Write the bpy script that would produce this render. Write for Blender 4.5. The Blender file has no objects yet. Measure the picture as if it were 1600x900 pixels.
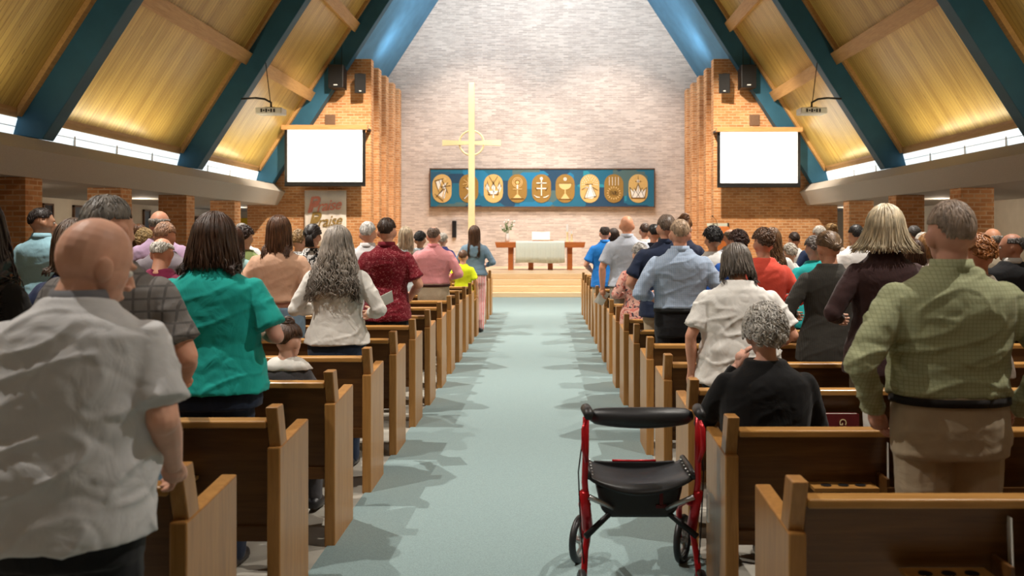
import bpy, bmesh, math, random
from mathutils import Vector, Matrix, Euler, noise
C = bpy.context.scene
COL = C.collection
random.seed(7)
PI = math.pi
R = math.radians

# ---------------------------------------------------------------- camera
cam_d = bpy.data.cameras.new('camera'); cam = bpy.data.objects.new('camera', cam_d); COL.objects.link(cam)
cam.location = (0, 0, 1.6); cam.rotation_euler = (R(90), 0, 0)
cam_d.lens = 31.5; cam_d.sensor_width = 36; cam_d.shift_x = -52/1600; cam_d.shift_y = -82/1600
cam_d.dof.use_dof = True; cam_d.dof.focus_distance = 6.5; cam_d.dof.aperture_fstop = 3.2
cam_d.clip_start = .05; cam_d.clip_end = 100
C.camera = cam
C.view_settings.view_transform = 'Standard'; C.view_settings.look = 'None'
C.view_settings.gamma = 1; C.view_settings.use_curve_mapping = False
C.view_settings.exposure = 0.85
w = bpy.data.worlds.new('world'); C.world = w; w.use_nodes = True
w.node_tree.nodes['Background'].inputs[0].default_value = (.8, .9, 1, 1)
w.node_tree.nodes['Background'].inputs[1].default_value = .25

CX = -.08                                   # centre line of the hall
def light(kind, loc, target, energy, color=(1, 1, 1), size=.3, size_y=None, angle=70, blend=.6, name='lamp'):
    d = bpy.data.lights.new(name, kind); d.energy = energy; d.color = color
    if kind == 'SPOT':
        d.spot_size = R(angle); d.spot_blend = blend; d.shadow_soft_size = size
    elif kind == 'AREA':
        d.size = size
        if size_y: d.shape = 'RECTANGLE'; d.size_y = size_y
    else: d.shadow_soft_size = size
    o = bpy.data.objects.new(name, d); COL.objects.link(o); o.location = loc
    v = Vector(target)-Vector(loc)
    o.rotation_euler = v.to_track_quat('-Z', 'Y').to_euler()
    return o
WARM = (1, .84, .66); NEUT = (1, .93, .84); COOL = (.80, .92, 1)
for i, y in enumerate([3.4, 7.4, 11.6, 15.8, 20.4]):      # ceiling downlights along both slopes
    e = [560, 880, 1080, 1250, 1350][i]
    for s in (-1, 1):
        light('SPOT', (CX+s*3.55, y, 6.6), (CX+s*2.15, y+.3, 0), e, NEUT, .035, angle=80, blend=.7, name='downlight')
light('AREA', (CX, 25.2, 10.6), (CX, 29.9, 6.0), 300, (.86, .94, 1), 4.5, .5, name='chancel_wash')
for s in (-1, 1):
    light('SPOT', (CX+s*2.6, 24.9, 9.4), (CX+s*1.9, 29.9, 3.0), 800, (1, .88, .78), .12, angle=66, blend=.7, name='chancel_spot')
    light('SPOT', (CX+s*4.5, 27.0, 6.6), (CX+s*4.0, 28.2, 8.6), 110, (.88, .95, 1), .5, angle=120, blend=1, name='pier_uplight')
    light('SPOT', (CX+s*3.4, 20.3, 7.2), (CX+s*5.8, 24.6, 2.2), 1600, WARM, .12, angle=66, blend=.8, name='brick_spot')
light('SPOT', (CX+.4, 22.0, 8.6), (CX, 28.6, .9), 1500, (1, .91, .83), .08, angle=52, blend=.9, name='altar_spot')
light('SPOT', (CX-2.0, 21.5, 8.8), (-2.1, 27, 4.2), 380, WARM, .08, angle=50, blend=.6, name='cross_spot')
for y in (3.2, 10.4, 16.2, 21.8):                                          # fill lights added along the ledges to brighten the timber slopes
    for s in (-1, 1):
        light('AREA', (CX+s*7.22, y, 3.22), (CX+s*6.3, y, 4.75), 22, (1, .86, .54), 3.4, .2, name='ledge_fill')
for y in (14.5, 20.2, 26.5):
    for s in (-1, 1):
        light('POINT', (CX+s*9.0, y, 2.25), (0, 0, 0), 14, WARM, .1, name='aisle_lamp')
light('SPOT', (CX, -1.5, 8.5), (CX, 9, 2.5), 190, NEUT, .3, angle=95, blend=1, name='rear_fill')  # added fill from behind the camera, brightens the nearest backs

# ---------------------------------------------------------------- materials
def new_mat(name):
    m = bpy.data.materials.new(name); m.use_nodes = True
    nt = m.node_tree; b = nt.nodes['Principled BSDF']
    return m, nt, b
def N(nt, t, **kw):
    n = nt.nodes.new(t)
    for k, v in kw.items():
        if k.startswith('i_'): n.inputs[k[2:].replace('_', ' ')].default_value = v
        else: setattr(n, k, v)
    return n
def L(nt, a, b): nt.links.new(a, b)
def c4(c): return (c[0], c[1], c[2], 1)
def ramp(nt, fac, stops):
    r = nt.nodes.new('ShaderNodeValToRGB'); L(nt, fac, r.inputs[0])
    e = r.color_ramp.elements
    e[0].position, e[0].color = stops[0][0], c4(stops[0][1]); e[1].position, e[1].color = stops[-1][0], c4(stops[-1][1])
    for p, c in stops[1:-1]:
        q = e.new(p); q.color = c4(c)
    return r
def coords(nt, scale=(1, 1, 1), rot=(0, 0, 0), which='Object'):
    t = nt.nodes.new('ShaderNodeTexCoord'); mp = nt.nodes.new('ShaderNodeMapping')
    L(nt, t.outputs[which], mp.inputs[0]); mp.inputs['Scale'].default_value = scale; mp.inputs['Rotation'].default_value = rot
    return mp.outputs[0]
def bump(nt, b, h, strength=.3, dist=.01):
    n = nt.nodes.new('ShaderNodeBump'); n.inputs['Strength'].default_value = strength; n.inputs['Distance'].default_value = dist
    L(nt, h, n.inputs['Height']); L(nt, n.outputs[0], b.inputs['Normal'])
def mx(nt, fac, a, b):
    m = nt.nodes.new('ShaderNodeMix'); m.data_type = 'RGBA'
    if hasattr(fac, 'links'): L(nt, fac, m.inputs[0])
    else: m.inputs[0].default_value = fac
    for s, v in ((6, a), (7, b)):
        if hasattr(v, 'links'): L(nt, v, m.inputs[s])
        else: m.inputs[s].default_value = c4(v)
    return m.outputs[2]
def math_(nt, op, a, b=None):
    m = nt.nodes.new('ShaderNodeMath'); m.operation = op
    for i, v in enumerate((a, b)):
        if v is None: continue
        if hasattr(v, 'links'): L(nt, v, m.inputs[i])
        else: m.inputs[i].default_value = v
    return m.outputs[0]
def noisy(name, col, rough=.6, scale=20, var=.15, bstr=.15, bdist=.005, spec=.3, metal=0, stretch=(1, 1, 1), sheen=0):
    m, nt, b = new_mat(name)
    co = coords(nt, stretch)
    n = N(nt, 'ShaderNodeTexNoise', i_Scale=scale, i_Detail=5.0); L(nt, co, n.inputs[0])
    lo = tuple(x*(1-var) for x in col); hi = tuple(min(1, x*(1+var)) for x in col)
    r = ramp(nt, n.outputs[0], [(.3, lo), (.7, hi)]); L(nt, r.outputs[0], b.inputs['Base Color'])
    b.inputs['Roughness'].default_value = rough; b.inputs['Specular IOR Level'].default_value = spec; b.inputs['Metallic'].default_value = metal
    if sheen: b.inputs['Sheen Weight'].default_value = sheen
    if bstr: bump(nt, b, n.outputs[0], bstr, bdist)
    return m
def wood(name, c1, c2, rough=.35, scale=1.0, axis='z'):
    m, nt, b = new_mat(name)
    st = {'z': (14, 14, 1.1), 'x': (1.1, 14, 14), 'y': (14, 1.1, 14)}[axis]
    co = coords(nt, tuple(s*scale for s in st))
    n = N(nt, 'ShaderNodeTexNoise', i_Scale=2.0, i_Detail=6.0, i_Distortion=.8); L(nt, co, n.inputs[0])
    n2 = N(nt, 'ShaderNodeTexNoise', i_Scale=9.0, i_Detail=3.0); L(nt, co, n2.inputs[0])
    f = math_(nt, 'ADD', math_(nt, 'MULTIPLY', n.outputs[0], .7), math_(nt, 'MULTIPLY', n2.outputs[0], .3))
    r = ramp(nt, f, [(.32, c2), (.66, c1)]); L(nt, r.outputs[0], b.inputs['Base Color'])
    b.inputs['Roughness'].default_value = rough; b.inputs['Specular IOR Level'].default_value = .4
    bump(nt, b, n2.outputs[0], .08, .003)
    return m
def brick(name, c1, c2, mortar, bw=.21, bh=.075, rough=.85, swap='xz', msize=.012, patch=None, bstr=.5):
    m, nt, b = new_mat(name)
    t = nt.nodes.new('ShaderNodeTexCoord'); s = nt.nodes.new('ShaderNodeSeparateXYZ'); L(nt, t.outputs['Object'], s.inputs[0])
    k = nt.nodes.new('ShaderNodeCombineXYZ')
    g = nt.nodes.new('ShaderNodeNewGeometry'); sn = nt.nodes.new('ShaderNodeSeparateXYZ'); L(nt, g.outputs['True Normal'], sn.inputs[0])
    side = math_(nt, 'GREATER_THAN', math_(nt, 'ABSOLUTE', sn.outputs[0]), .6)       # side faces run along y
    mixv = nt.nodes.new('ShaderNodeMix'); L(nt, side, mixv.inputs[0]); L(nt, s.outputs[0], mixv.inputs[2]); L(nt, s.outputs[1], mixv.inputs[3])
    L(nt, mixv.outputs[0], k.inputs[0]); L(nt, s.outputs[2], k.inputs[1])
    bt = N(nt, 'ShaderNodeTexBrick'); L(nt, k.outputs[0], bt.inputs[0])
    bt.inputs['Color1'].default_value = c4(c1); bt.inputs['Color2'].default_value = c4(c2); bt.inputs['Mortar'].default_value = c4(mortar)
    bt.inputs['Scale'].default_value = 1; bt.inputs['Mortar Size'].default_value = msize; bt.inputs['Mortar Smooth'].default_value = .2
    bt.inputs['Brick Width'].default_value = bw; bt.inputs['Row Height'].default_value = bh; bt.inputs['Bias'].default_value = -.1
    n = N(nt, 'ShaderNodeTexNoise', i_Scale=1.4, i_Detail=6.0); L(nt, t.outputs['Object'], n.inputs[0])
    n3 = N(nt, 'ShaderNodeTexNoise', i_Scale=9.0, i_Detail=4.0); 
    mp = nt.nodes.new('ShaderNodeMapping'); mp.inputs['Scale'].default_value = (.5, .5, 1.6); L(nt, t.outputs['Object'], mp.inputs[0]); L(nt, mp.outputs[0], n3.inputs[0])
    col = mx(nt, math_(nt, 'MULTIPLY', ramp(nt, n.outputs[0], [(.4, (0, 0, 0)), (.65, (1, 1, 1))]).outputs[0], .35), bt.outputs[0], patch or c2)
    col = mx(nt, math_(nt, 'MULTIPLY', ramp(nt, n3.outputs[0], [(.5, (0, 0, 0)), (.62, (1, 1, 1))]).outputs[0], .4), col, c2)
    L(nt, col, b.inputs['Base Color']); b.inputs['Roughness'].default_value = rough; b.inputs['Specular IOR Level'].default_value = .15
    bump(nt, b, math_(nt, 'SUBTRACT', 1.0, bt.outputs[1]), bstr, .01)
    return m
def boards(name):
    m, nt, b = new_mat(name)
    t = nt.nodes.new('ShaderNodeTexCoord'); s = nt.nodes.new('ShaderNodeSeparateXYZ'); L(nt, t.outputs['Object'], s.inputs[0])
    u = math_(nt, 'MULTIPLY', s.outputs[1], 1/.105)
    fr = math_(nt, 'FRACT', u); fl = math_(nt, 'FLOOR', u)
    groove = math_(nt, 'LESS_THAN', fr, .07)
    wn = N(nt, 'ShaderNodeTexWhiteNoise', noise_dimensions='1D'); L(nt, fl, wn.inputs['W'])
    mp = nt.nodes.new('ShaderNodeMapping'); mp.inputs['Scale'].default_value = (.7, 14, .7); L(nt, t.outputs['Object'], mp.inputs[0])
    n = N(nt, 'ShaderNodeTexNoise', i_Scale=2.2, i_Detail=6.0, i_Distortion=.6); L(nt, mp.outputs[0], n.inputs[0])
    f = math_(nt, 'ADD', math_(nt, 'MULTIPLY', n.outputs[0], .75), math_(nt, 'MULTIPLY', wn.outputs[0], .25))
    r = ramp(nt, f, [(.25, (.34, .21, .045)), (.75, (.60, .43, .125))])
    mk = nt.nodes.new('ShaderNodeMapping'); mk.inputs['Scale'].default_value = (.9, 4.5, .9); L(nt, t.outputs['Object'], mk.inputs[0])
    kn = N(nt, 'ShaderNodeTexVoronoi', i_Scale=1.5); L(nt, mk.outputs[0], kn.inputs[0])
    knot = math_(nt, 'LESS_THAN', kn.outputs[0], .075)
    col = mx(nt, math_(nt, 'MULTIPLY', knot, .65), r.outputs[0], (.10, .045, .012))
    col = mx(nt, math_(nt, 'MULTIPLY', groove, .75), col, (.09, .04, .012))
    L(nt, col, b.inputs['Base Color']); b.inputs['Roughness'].default_value = .32; b.inputs['Specular IOR Level'].default_value = .45
    bump(nt, b, math_(nt, 'SUBTRACT', 1.0, groove), .3, .008)
    return m
def emit(name, col, strength):
    m, nt, b = new_mat(name)
    b.inputs['Base Color'].default_value = c4(col); b.inputs['Emission Color'].default_value = c4(col); b.inputs['Emission Strength'].default_value = strength
    return m
M = {}
M['beam'] = noisy('teal_beam', (.022, .098, .165), .55, 3, .10, .05)
M['boards'] = boards('ceiling_boards')
M['joist'] = wood('joist_wood', (.52, .31, .12), (.38, .21, .07), .5, axis='y')
M['blueplaster'] = noisy('blue_plaster', (.08, .23, .38), .7, 2.2, .12, .05)
M['brick'] = brick('orange_brick', (.74, .38, .17), (.46, .19, .07), (.72, .50, .31))
M['whitebrick'] = brick('whitewashed_brick', (.68, .575, .50), (.41, .335, .29), (.65, .56, .49), .30, .06, patch=(.47, .39, .345), bstr=.4)
M['plaster'] = noisy('ledge_plaster', (.44, .41, .37), .85, 60, .06, .1)
M['cream'] = noisy('cream_wall', (.62, .56, .46), .8, 4, .05, .03)
M['dark'] = noisy('dark_glass', (.02, .02, .022), .25, 4, .1, 0)
M['tile'] = noisy('pale_floor', (.44, .41, .35), .35, 5, .15, .03)
M['carpet'] = noisy('blue_carpet', (.185, .262, .265), .95, 160, .22, .5, .004, .1, sheen=.3)
M['stage'] = wood('stage_wood', (.86, .64, .40), (.74, .52, .29), .35, axis='x')
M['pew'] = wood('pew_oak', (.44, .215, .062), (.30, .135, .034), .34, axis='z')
M['pew_shaded'] = wood('pew_oak_shaded', (.15, .066, .018), (.085, .034, .009), .34, axis='x')  # darker copy of the pew oak, shade of the rear faces put into its colour
M['rail'] = wood('pew_rail', (.50, .26, .075), (.36, .17, .045), .28, axis='x')
M['altar'] = wood('altar_wood', (.52, .17, .045), (.36, .10, .025), .35, axis='x')
M['valance'] = wood('valance_wood', (.62, .33, .14), (.48, .24, .09), .4, axis='x')
M['gold'] = noisy('pale_gold', (.90, .75, .42), .45, 4, .04, 0)
M['frame'] = noisy('dark_frame', (.12, .06, .03), .5, 10, .1, .05)
M['black'] = noisy('black_plastic', (.012, .012, .013), .4, 20, .1, .05)
M['softblack'] = noisy('black_vinyl', (.018, .018, .02), .42, 14, .2, .3, .006, .5)
M['white'] = noisy('white_plastic', (.82, .82, .80), .4, 8, .03, 0)
M['paper'] = noisy('paper', (.80, .78, .72), .8, 30, .03, .05)
M['linen'] = noisy('altar_linen', (.62, .69, .63), .85, 60, .04, .2)
M['banner'] = noisy('banner_cloth', (.85, .80, .76), .85, 40, .04, .2)
M['pinkink'] = noisy('pink_letters', (.78, .32, .26), .8, 40, .1, 0)
M['goldink'] = noisy('olive_letters', (.30, .20, .06), .8, 40, .1, 0)
M['red'] = noisy('red_metal', (.55, .012, .02), .28, 4, .05, 0, metal=.4, spec=.6)
M['steel'] = noisy('grey_metal', (.5, .5, .5), .3, 8, .05, 0, metal=.8)
M['hymnal'] = noisy('maroon_cover', (.13, .014, .016), .5, 30, .1, .1)
M['greyvent'] = noisy('vent', (.22, .13, .08), .6, 30, .1, .1)
M['leaf'] = noisy('leaf', (.10, .20, .06), .6, 20, .2, 0)
M['yellow'] = noisy('yellow_poster', (.9, .6, .03), .6, 5, .05, 0)
M['skyglass'] = emit('skylight_glass', (.80, .90, .95), .62)
M['screenr'] = emit('projected_image', (.93, .95, 1), .56)

# ---------------------------------------------------------------- helpers
def tag(o, label=None, cat=None, group=None, kind=None):
    if label: o['label'] = label
    if cat: o['category'] = cat
    if group: o['group'] = group
    if kind: o['kind'] = kind
    return o
def obj(name, bm, mat, parent=None, smooth=False, recalc=True):
    if recalc: bmesh.ops.recalc_face_normals(bm, faces=bm.faces)
    me = bpy.data.meshes.new(name); bm.to_mesh(me); bm.free()
    if mat: me.materials.append(mat)
    if smooth:
        for p in me.polygons: p.use_smooth = True
    o = bpy.data.objects.new(name, me); COL.objects.link(o)
    if parent: o.parent = parent
    return o
def thing(name, label, cat, loc=(0, 0, 0), rz=0, group=None):
    o = bpy.data.objects.new(name, None); COL.objects.link(o); o.empty_display_size = .1
    o.location = loc; o.rotation_euler = (0, 0, rz)
    return tag(o, label, cat, group)
def B(): return bmesh.new()
def box(bm, x0, x1, y0, y1, z0, z1, bev=0):
    r = bmesh.ops.create_cube(bm, size=1, matrix=Matrix.Translation(((x0+x1)/2, (y0+y1)/2, (z0+z1)/2)) @ Matrix.Diagonal((abs(x1-x0), abs(y1-y0), abs(z1-z0), 1)))
    if bev:
        es = {e for v in r['verts'] for e in v.link_edges}
        bmesh.ops.bevel(bm, geom=list(es), offset=bev, segments=2, affect='EDGES', profile=.5)
    return bm
def prism(bm, poly, a0, a1, axis='x', bev=0):
    """polygon (two coords) extruded along axis between a0 and a1"""
    def P(p, a):
        return {'x': (a, p[0], p[1]), 'y': (p[0], a, p[1]), 'z': (p[0], p[1], a)}[axis]
    v0 = [bm.verts.new(P(p, a0)) for p in poly]; v1 = [bm.verts.new(P(p, a1)) for p in poly]
    n = len(poly); fs = [bm.faces.new(v0), bm.faces.new(v1[::-1])]
    for i in range(n): fs.append(bm.faces.new((v0[i], v1[i], v1[(i+1) % n], v0[(i+1) % n])))
    if bev:
        bmesh.ops.recalc_face_normals(bm, faces=fs)
        es = {e for f in fs for e in f.edges}
        bmesh.ops.bevel(bm, geom=list(es), offset=bev, segments=2, affect='EDGES', profile=.5)
    return bm
def ell(bm, c, r, u=16, v=10, rot=None):
    m = Matrix.Translation(c)
    if rot: m = m @ Euler(rot).to_matrix().to_4x4()
    bmesh.ops.create_uvsphere(bm, u_segments=u, v_segments=v, radius=1, matrix=m @ Matrix.Diagonal((r[0], r[1], r[2], 1)))
def tube(bm, pts, rads, seg=10, closed=False, flat=1.0):
    pts = [Vector(p) for p in pts]; n = len(pts)
    if not hasattr(rads, '__len__'): rads = [rads]*n
    rings = []; up = None
    for i in range(n):
        if closed: d = pts[(i+1) % n]-pts[i-1]
        else: d = pts[min(i+1, n-1)]-pts[max(i-1, 0)]
        if d.length < 1e-9: d = Vector((0, 0, 1))
        d.normalize()
        if up is None:
            up = Vector((0, 0, 1)) if abs(d.z) < .9 else Vector((0, 1, 0))
        a = d.cross(up)
        if a.length < 1e-6: a = d.cross(Vector((1, 0, 0)))
        a.normalize(); up = a.cross(d).normalized()
        rings.append([bm.verts.new(pts[i]+a*math.cos(2*PI*k/seg)*rads[i]+up*math.sin(2*PI*k/seg)*rads[i]*flat) for k in range(seg)])
    m = n if closed else n-1
    for i in range(m):
        A, Bq = rings[i], rings[(i+1) % n]
        for k in range(seg): bm.faces.new((A[k], A[(k+1) % seg], Bq[(k+1) % seg], Bq[k]))
    if not closed:
        bm.faces.new(rings[0][::-1]); bm.faces.new(rings[-1])
def ball_tube(bm, pts, rads, seg=12):
    tube(bm, pts, rads, seg)
    for p, r in zip(pts, rads): ell(bm, p, (r*.98,)*3, 12, 8)
def copy_tree(o, parent=None):
    c = o.copy(); COL.objects.link(c)
    if parent: c.parent = parent
    for ch in list(o.children): copy_tree(ch, c)
    return c
def struct(name, bm, mat, parent=None, smooth=False):
    o = obj(name, bm, mat, parent, smooth)
    if not parent: o['kind'] = 'structure'
    return o

# ---------------------------------------------------------------- setting
AIN = 14.4; S = 1.56; ACE = AIN+.60*S      # inner and outer roof lines: z = A - S*d
FRONT = 24.6; WALL = 29.9; PLAT = .575
struct('floor', box(B(), -12, 12, -3, 24.7, -.2, 0), M['tile'])
o = struct('floor_carpet', box(B(), -1.12, .775, -2.5, 19.2, 0, .008), M['carpet'])
o.name = 'trim_1'
o = struct('trim_2', box(B(), -6.9, 6.7, 19.2, 23.1, 0, .008), M['carpet'])
# chancel steps and platform
st = B()
hs = [.13, .275, .425, PLAT]
for i, h in enumerate(hs):
    y0 = 23.1+.35*i
    box(st, -7.0, 6.85, y0, WALL if i == 3 else 24.5, hs[i-1] if i else 0, h, .012)
struct('floor_platform', st, M['stage']).name = 'floor.001'
# chancel wall: gable of whitewashed brick
AB = 14.8
struct('wall_chancel', prism(B(), [(CX-5.2, PLAT-.2), (CX+5.2, PLAT-.2), (CX+5.2, AB-1.535*5.2), (CX, AB), (CX-5.2, AB-1.535*5.2)], WALL, WALL+.3, 'y'), M['whitebrick'])
# chancel blue slopes
for s, nm in ((-1, 'left'), (1, 'right')):
    d1 = 5.75
    struct('ceiling_chancel_'+nm, prism(B(), [(CX, AB), (CX+s*d1, AB-1.535*d1), (CX+s*d1, AB-1.535*d1+.2), (CX, AB+.2)], FRONT, WALL+.3, 'y'), M['blueplaster'])
    # timber slopes above the nave
    d0 = 7.66
    struct('ceiling_nave_'+nm, prism(B(), [(CX, ACE), (CX+s*d0, ACE-S*d0), (CX+s*(d0+.1), ACE-S*d0+.1), (CX, ACE+.2)], -3, 24.6, 'y'), M['boards'])
    # ledge beam along the side
    struct('trim_%d' % (3 if s < 0 else 4), prism(B(), [(CX+s*7.06, 2.795), (CX+s*7.30, 3.0), (CX+s*7.74, 3.09), (CX+s*7.9, 3.09), (CX+s*7.9, 2.43), (CX+s*7.27, 2.43)], -3, FRONT, 'y'), M['plaster'])
    struct('trim_%d' % (5 if s < 0 else 6), prism(B(), [(CX+s*7.62, ACE-S*7.62-.03), (CX+s*7.70, ACE-S*7.70-.03), (CX+s*7.70, ACE-S*7.70+.08), (CX+s*7.6, ACE-S*7.60+.03)], -3, 24.2, 'y'), M['joist'])
    # strip skylight
    g = struct('window_%d' % (1 if s < 0 else 2), prism(B(), [(CX+s*7.665, 3.32), (CX+s*7.73, 3.08), (CX+s*7.76, 3.08), (CX+s*7.70, 3.34)], -3, 24.2, 'y'), M['skyglass'])
    fb = B()
    y = 0.2
    while y < 24: box(fb, CX+s*7.70-.012, CX+s*7.70+.012, y-.02, y+.02, 3.06, 3.33); y += 1.46
    box(fb, CX+s*7.70-.012, CX+s*7.70+.012, -3, 24.2, 3.195, 3.205)
    obj('window_bar', fb, M['white'], g)
    # side aisle: ceiling and outer wall
    struct('ceiling_aisle_'+nm, box(B(), CX+s*7.9, CX+s*11.0, -3, 31, 2.43, 2.6), M['plaster'])
    struct('wall_'+nm, box(B(), CX+s*10.8, CX+s*11.0, -3, 31, 0, 2.43), M['cream'])
    struct('wall_upper_'+nm, box(B(), CX+s*7.9, CX+s*8.0, -3, FRONT, 2.6, 3.4), M['plaster'])
    struct('wall_end_'+nm, box(B(), CX+s*8.05, CX+s*10.8, 30.8, 31, 0, 2.43), M['cream'])
    # front brick wall with the stepped piers beside the chancel
    XI = CX+s*4.70
    # wall poly follows the roof
    def roofz(x): return ACE-S*abs(x-CX)
    pol = [(XI, 0), (CX+s*8.1, 0), (CX+s*8.1, 2.5), (CX+s*7.6, 3.2), (CX+s*5.95, roofz(5.95+CX)-.08 if False else ACE-S*5.95-.05), (CX+s*5.55, 6.45), (XI, 6.45)]
    struct('wall_front_'+nm, prism(B(), pol, FRONT, FRONT+.35, 'y'), M['brick'])
    struct('floor_aisle_'+nm, box(B(), CX+s*8.1, CX+s*11, 24.7, 31, -.2, 0), M['tile'])
    struct('wall_return_'+nm, box(B(), CX+s*5.275, CX+s*5.45, FRONT+.35, WALL, 0, 6.3), M['brick'])
    for k, y in enumerate((25.75, 26.95, 28.2, 29.35)):
        t = obj('brick_pier', box(B(), XI, CX+s*5.26, y, y+.42, PLAT, 6.42, .03), M['brick'])
        nth = ['nearest', 'second', 'third', 'rearmost'][k]
        tag(t, 'narrow brick pier %s the chancel, %s of four stepping back to the pale wall' % ('left of' if s < 0 else 'right of', nth), 'pier', 'brick piers beside the chancel')
struct('wall_back', box(B(), -12, 12, -3.2, -3, 0, 16), M['cream'])
# gable above the front brick walls (dark closing piece behind the last frame)
# dark openings in the outer aisle walls
n = 1
for s in (-1, 1):
    for (y0, y1, mm, z1) in ((19.35, 19.75, 'dark', 2.3), (20.6, 21.0, 'dark', 2.3), (24.2, 24.6, 'dark', 2.3), (27.2, 30.0, 'dark', 2.2)):
        if s > 0 and y0 < 24: continue
        x = CX+s*10.8
        d = thing('door_%d' % n, None, None, (x-s*.02, (y0+y1)/2, 0)); d['kind'] = 'structure'
        obj('panel', box(B(), -.02, .02, -(y1-y0)/2+.04, (y1-y0)/2-.04, 0, z1-.04), M[mm], d)
        fb = B()
        for yy in (-(y1-y0)/2, (y1-y0)/2-.04): box(fb, -.035, .035, yy, yy+.04, 0, z1)
        box(fb, -.035, .035, -(y1-y0)/2, (y1-y0)/2, z1-.04, z1)
        obj('frame', fb, M['frame'], d); n += 1
tag(obj('poster', box(B(), -10.5, -10.05, 30.77, 30.79, 1.5, 2.2), M['yellow']), 'yellow poster on the far end wall of the left side aisle', 'poster')

# roof frames
def beam_poly(s):
    dt = 7.30
    return [(CX, AIN), (CX+s*dt, AIN-S*dt), (CX+s*7.78, 3.09), (CX+s*7.72, ACE-S*7.72), (CX, ACE)]
names = {1.6: 'behind the camera side of the hall', 7.4: 'the one nearest the camera', 13.15: 'second from the front wall, crossing the upper corner', 19.0: 'middle one, holding a projector', 24.2: 'last one, against the brick wall and behind the screen'}
for y in (7.4, 13.15, 19.0, 24.2):
    for s in (-1, 1):
        t = obj('roof_beam', prism(B(), beam_poly(s), y, y+.3, 'y', .012), M['beam'])
        tag(t, 'sloping teal roof beam on the %s, %s' % ('left' if s < 0 else 'right', {7.4: 'the one nearest the camera', 13.15: 'crossing the upper corner of the picture', 19.0: 'the one beside the white projector', 24.2: 'the last one, against the brick wall behind the screen'}[y]), 'roof beam', 'teal roof beams')
bays = ((-2.9, 7.4), (7.7, 13.15), (13.45, 19.0), (19.3, 24.2))
for bi, (y0, y1) in enumerate(bays):
    for ji, d in enumerate((6.32, 5.12, 3.9, 2.7)):
        for s in (-1, 1):
            z = ACE-S*d
            t = obj('ceiling_joist', prism(B(), [(CX+s*(d-.02), z+.06), (CX+s*(d+.12), z-.14), (CX+s*(d-.06), z-.26), (CX+s*(d-.2), z-.02)], y0, y1, 'y'), M['joist'])
            tag(t, 'pale wood joist along the %s ceiling, %s one up, in the %s bay' % ('left' if s < 0 else 'right', ['lowest', 'second', 'third', 'highest'][ji], ['nearest', 'second', 'third', 'farthest'][bi]), 'joist', 'ceiling joists')
    if bi:
        for s in (-1, 1):   # cover strips where the boards meet the near side of each frame
            y = y1
            t = struct('trim_%d' % (10+bi*2+(s > 0)), prism(B(), [(CX, ACE-.14), (CX+s*7.6, ACE-.14-S*7.6), (CX+s*7.6, ACE+.02-S*7.6), (CX, ACE+.02)], y-.12, y, 'y'), M['joist'])
# brick pillars along the side aisles
pn = 0
for k, y in enumerate((7.0, 9.86, 12.72, 15.57, 18.43, 21.28)):
    for s in (-1, 1):
        t = obj('brick_pillar', box(B(), CX+s*7.3, CX+s*7.88, y, y+.43, 0, 2.43, .006), M['brick'])
        tag(t, 'square brick pillar under the %s ledge, %s from the front brick wall' % ('left' if s < 0 else 'right', ['sixth', 'fifth', 'fourth', 'third', 'second', 'first'][k]), 'pillar', 'side aisle pillars')
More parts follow.
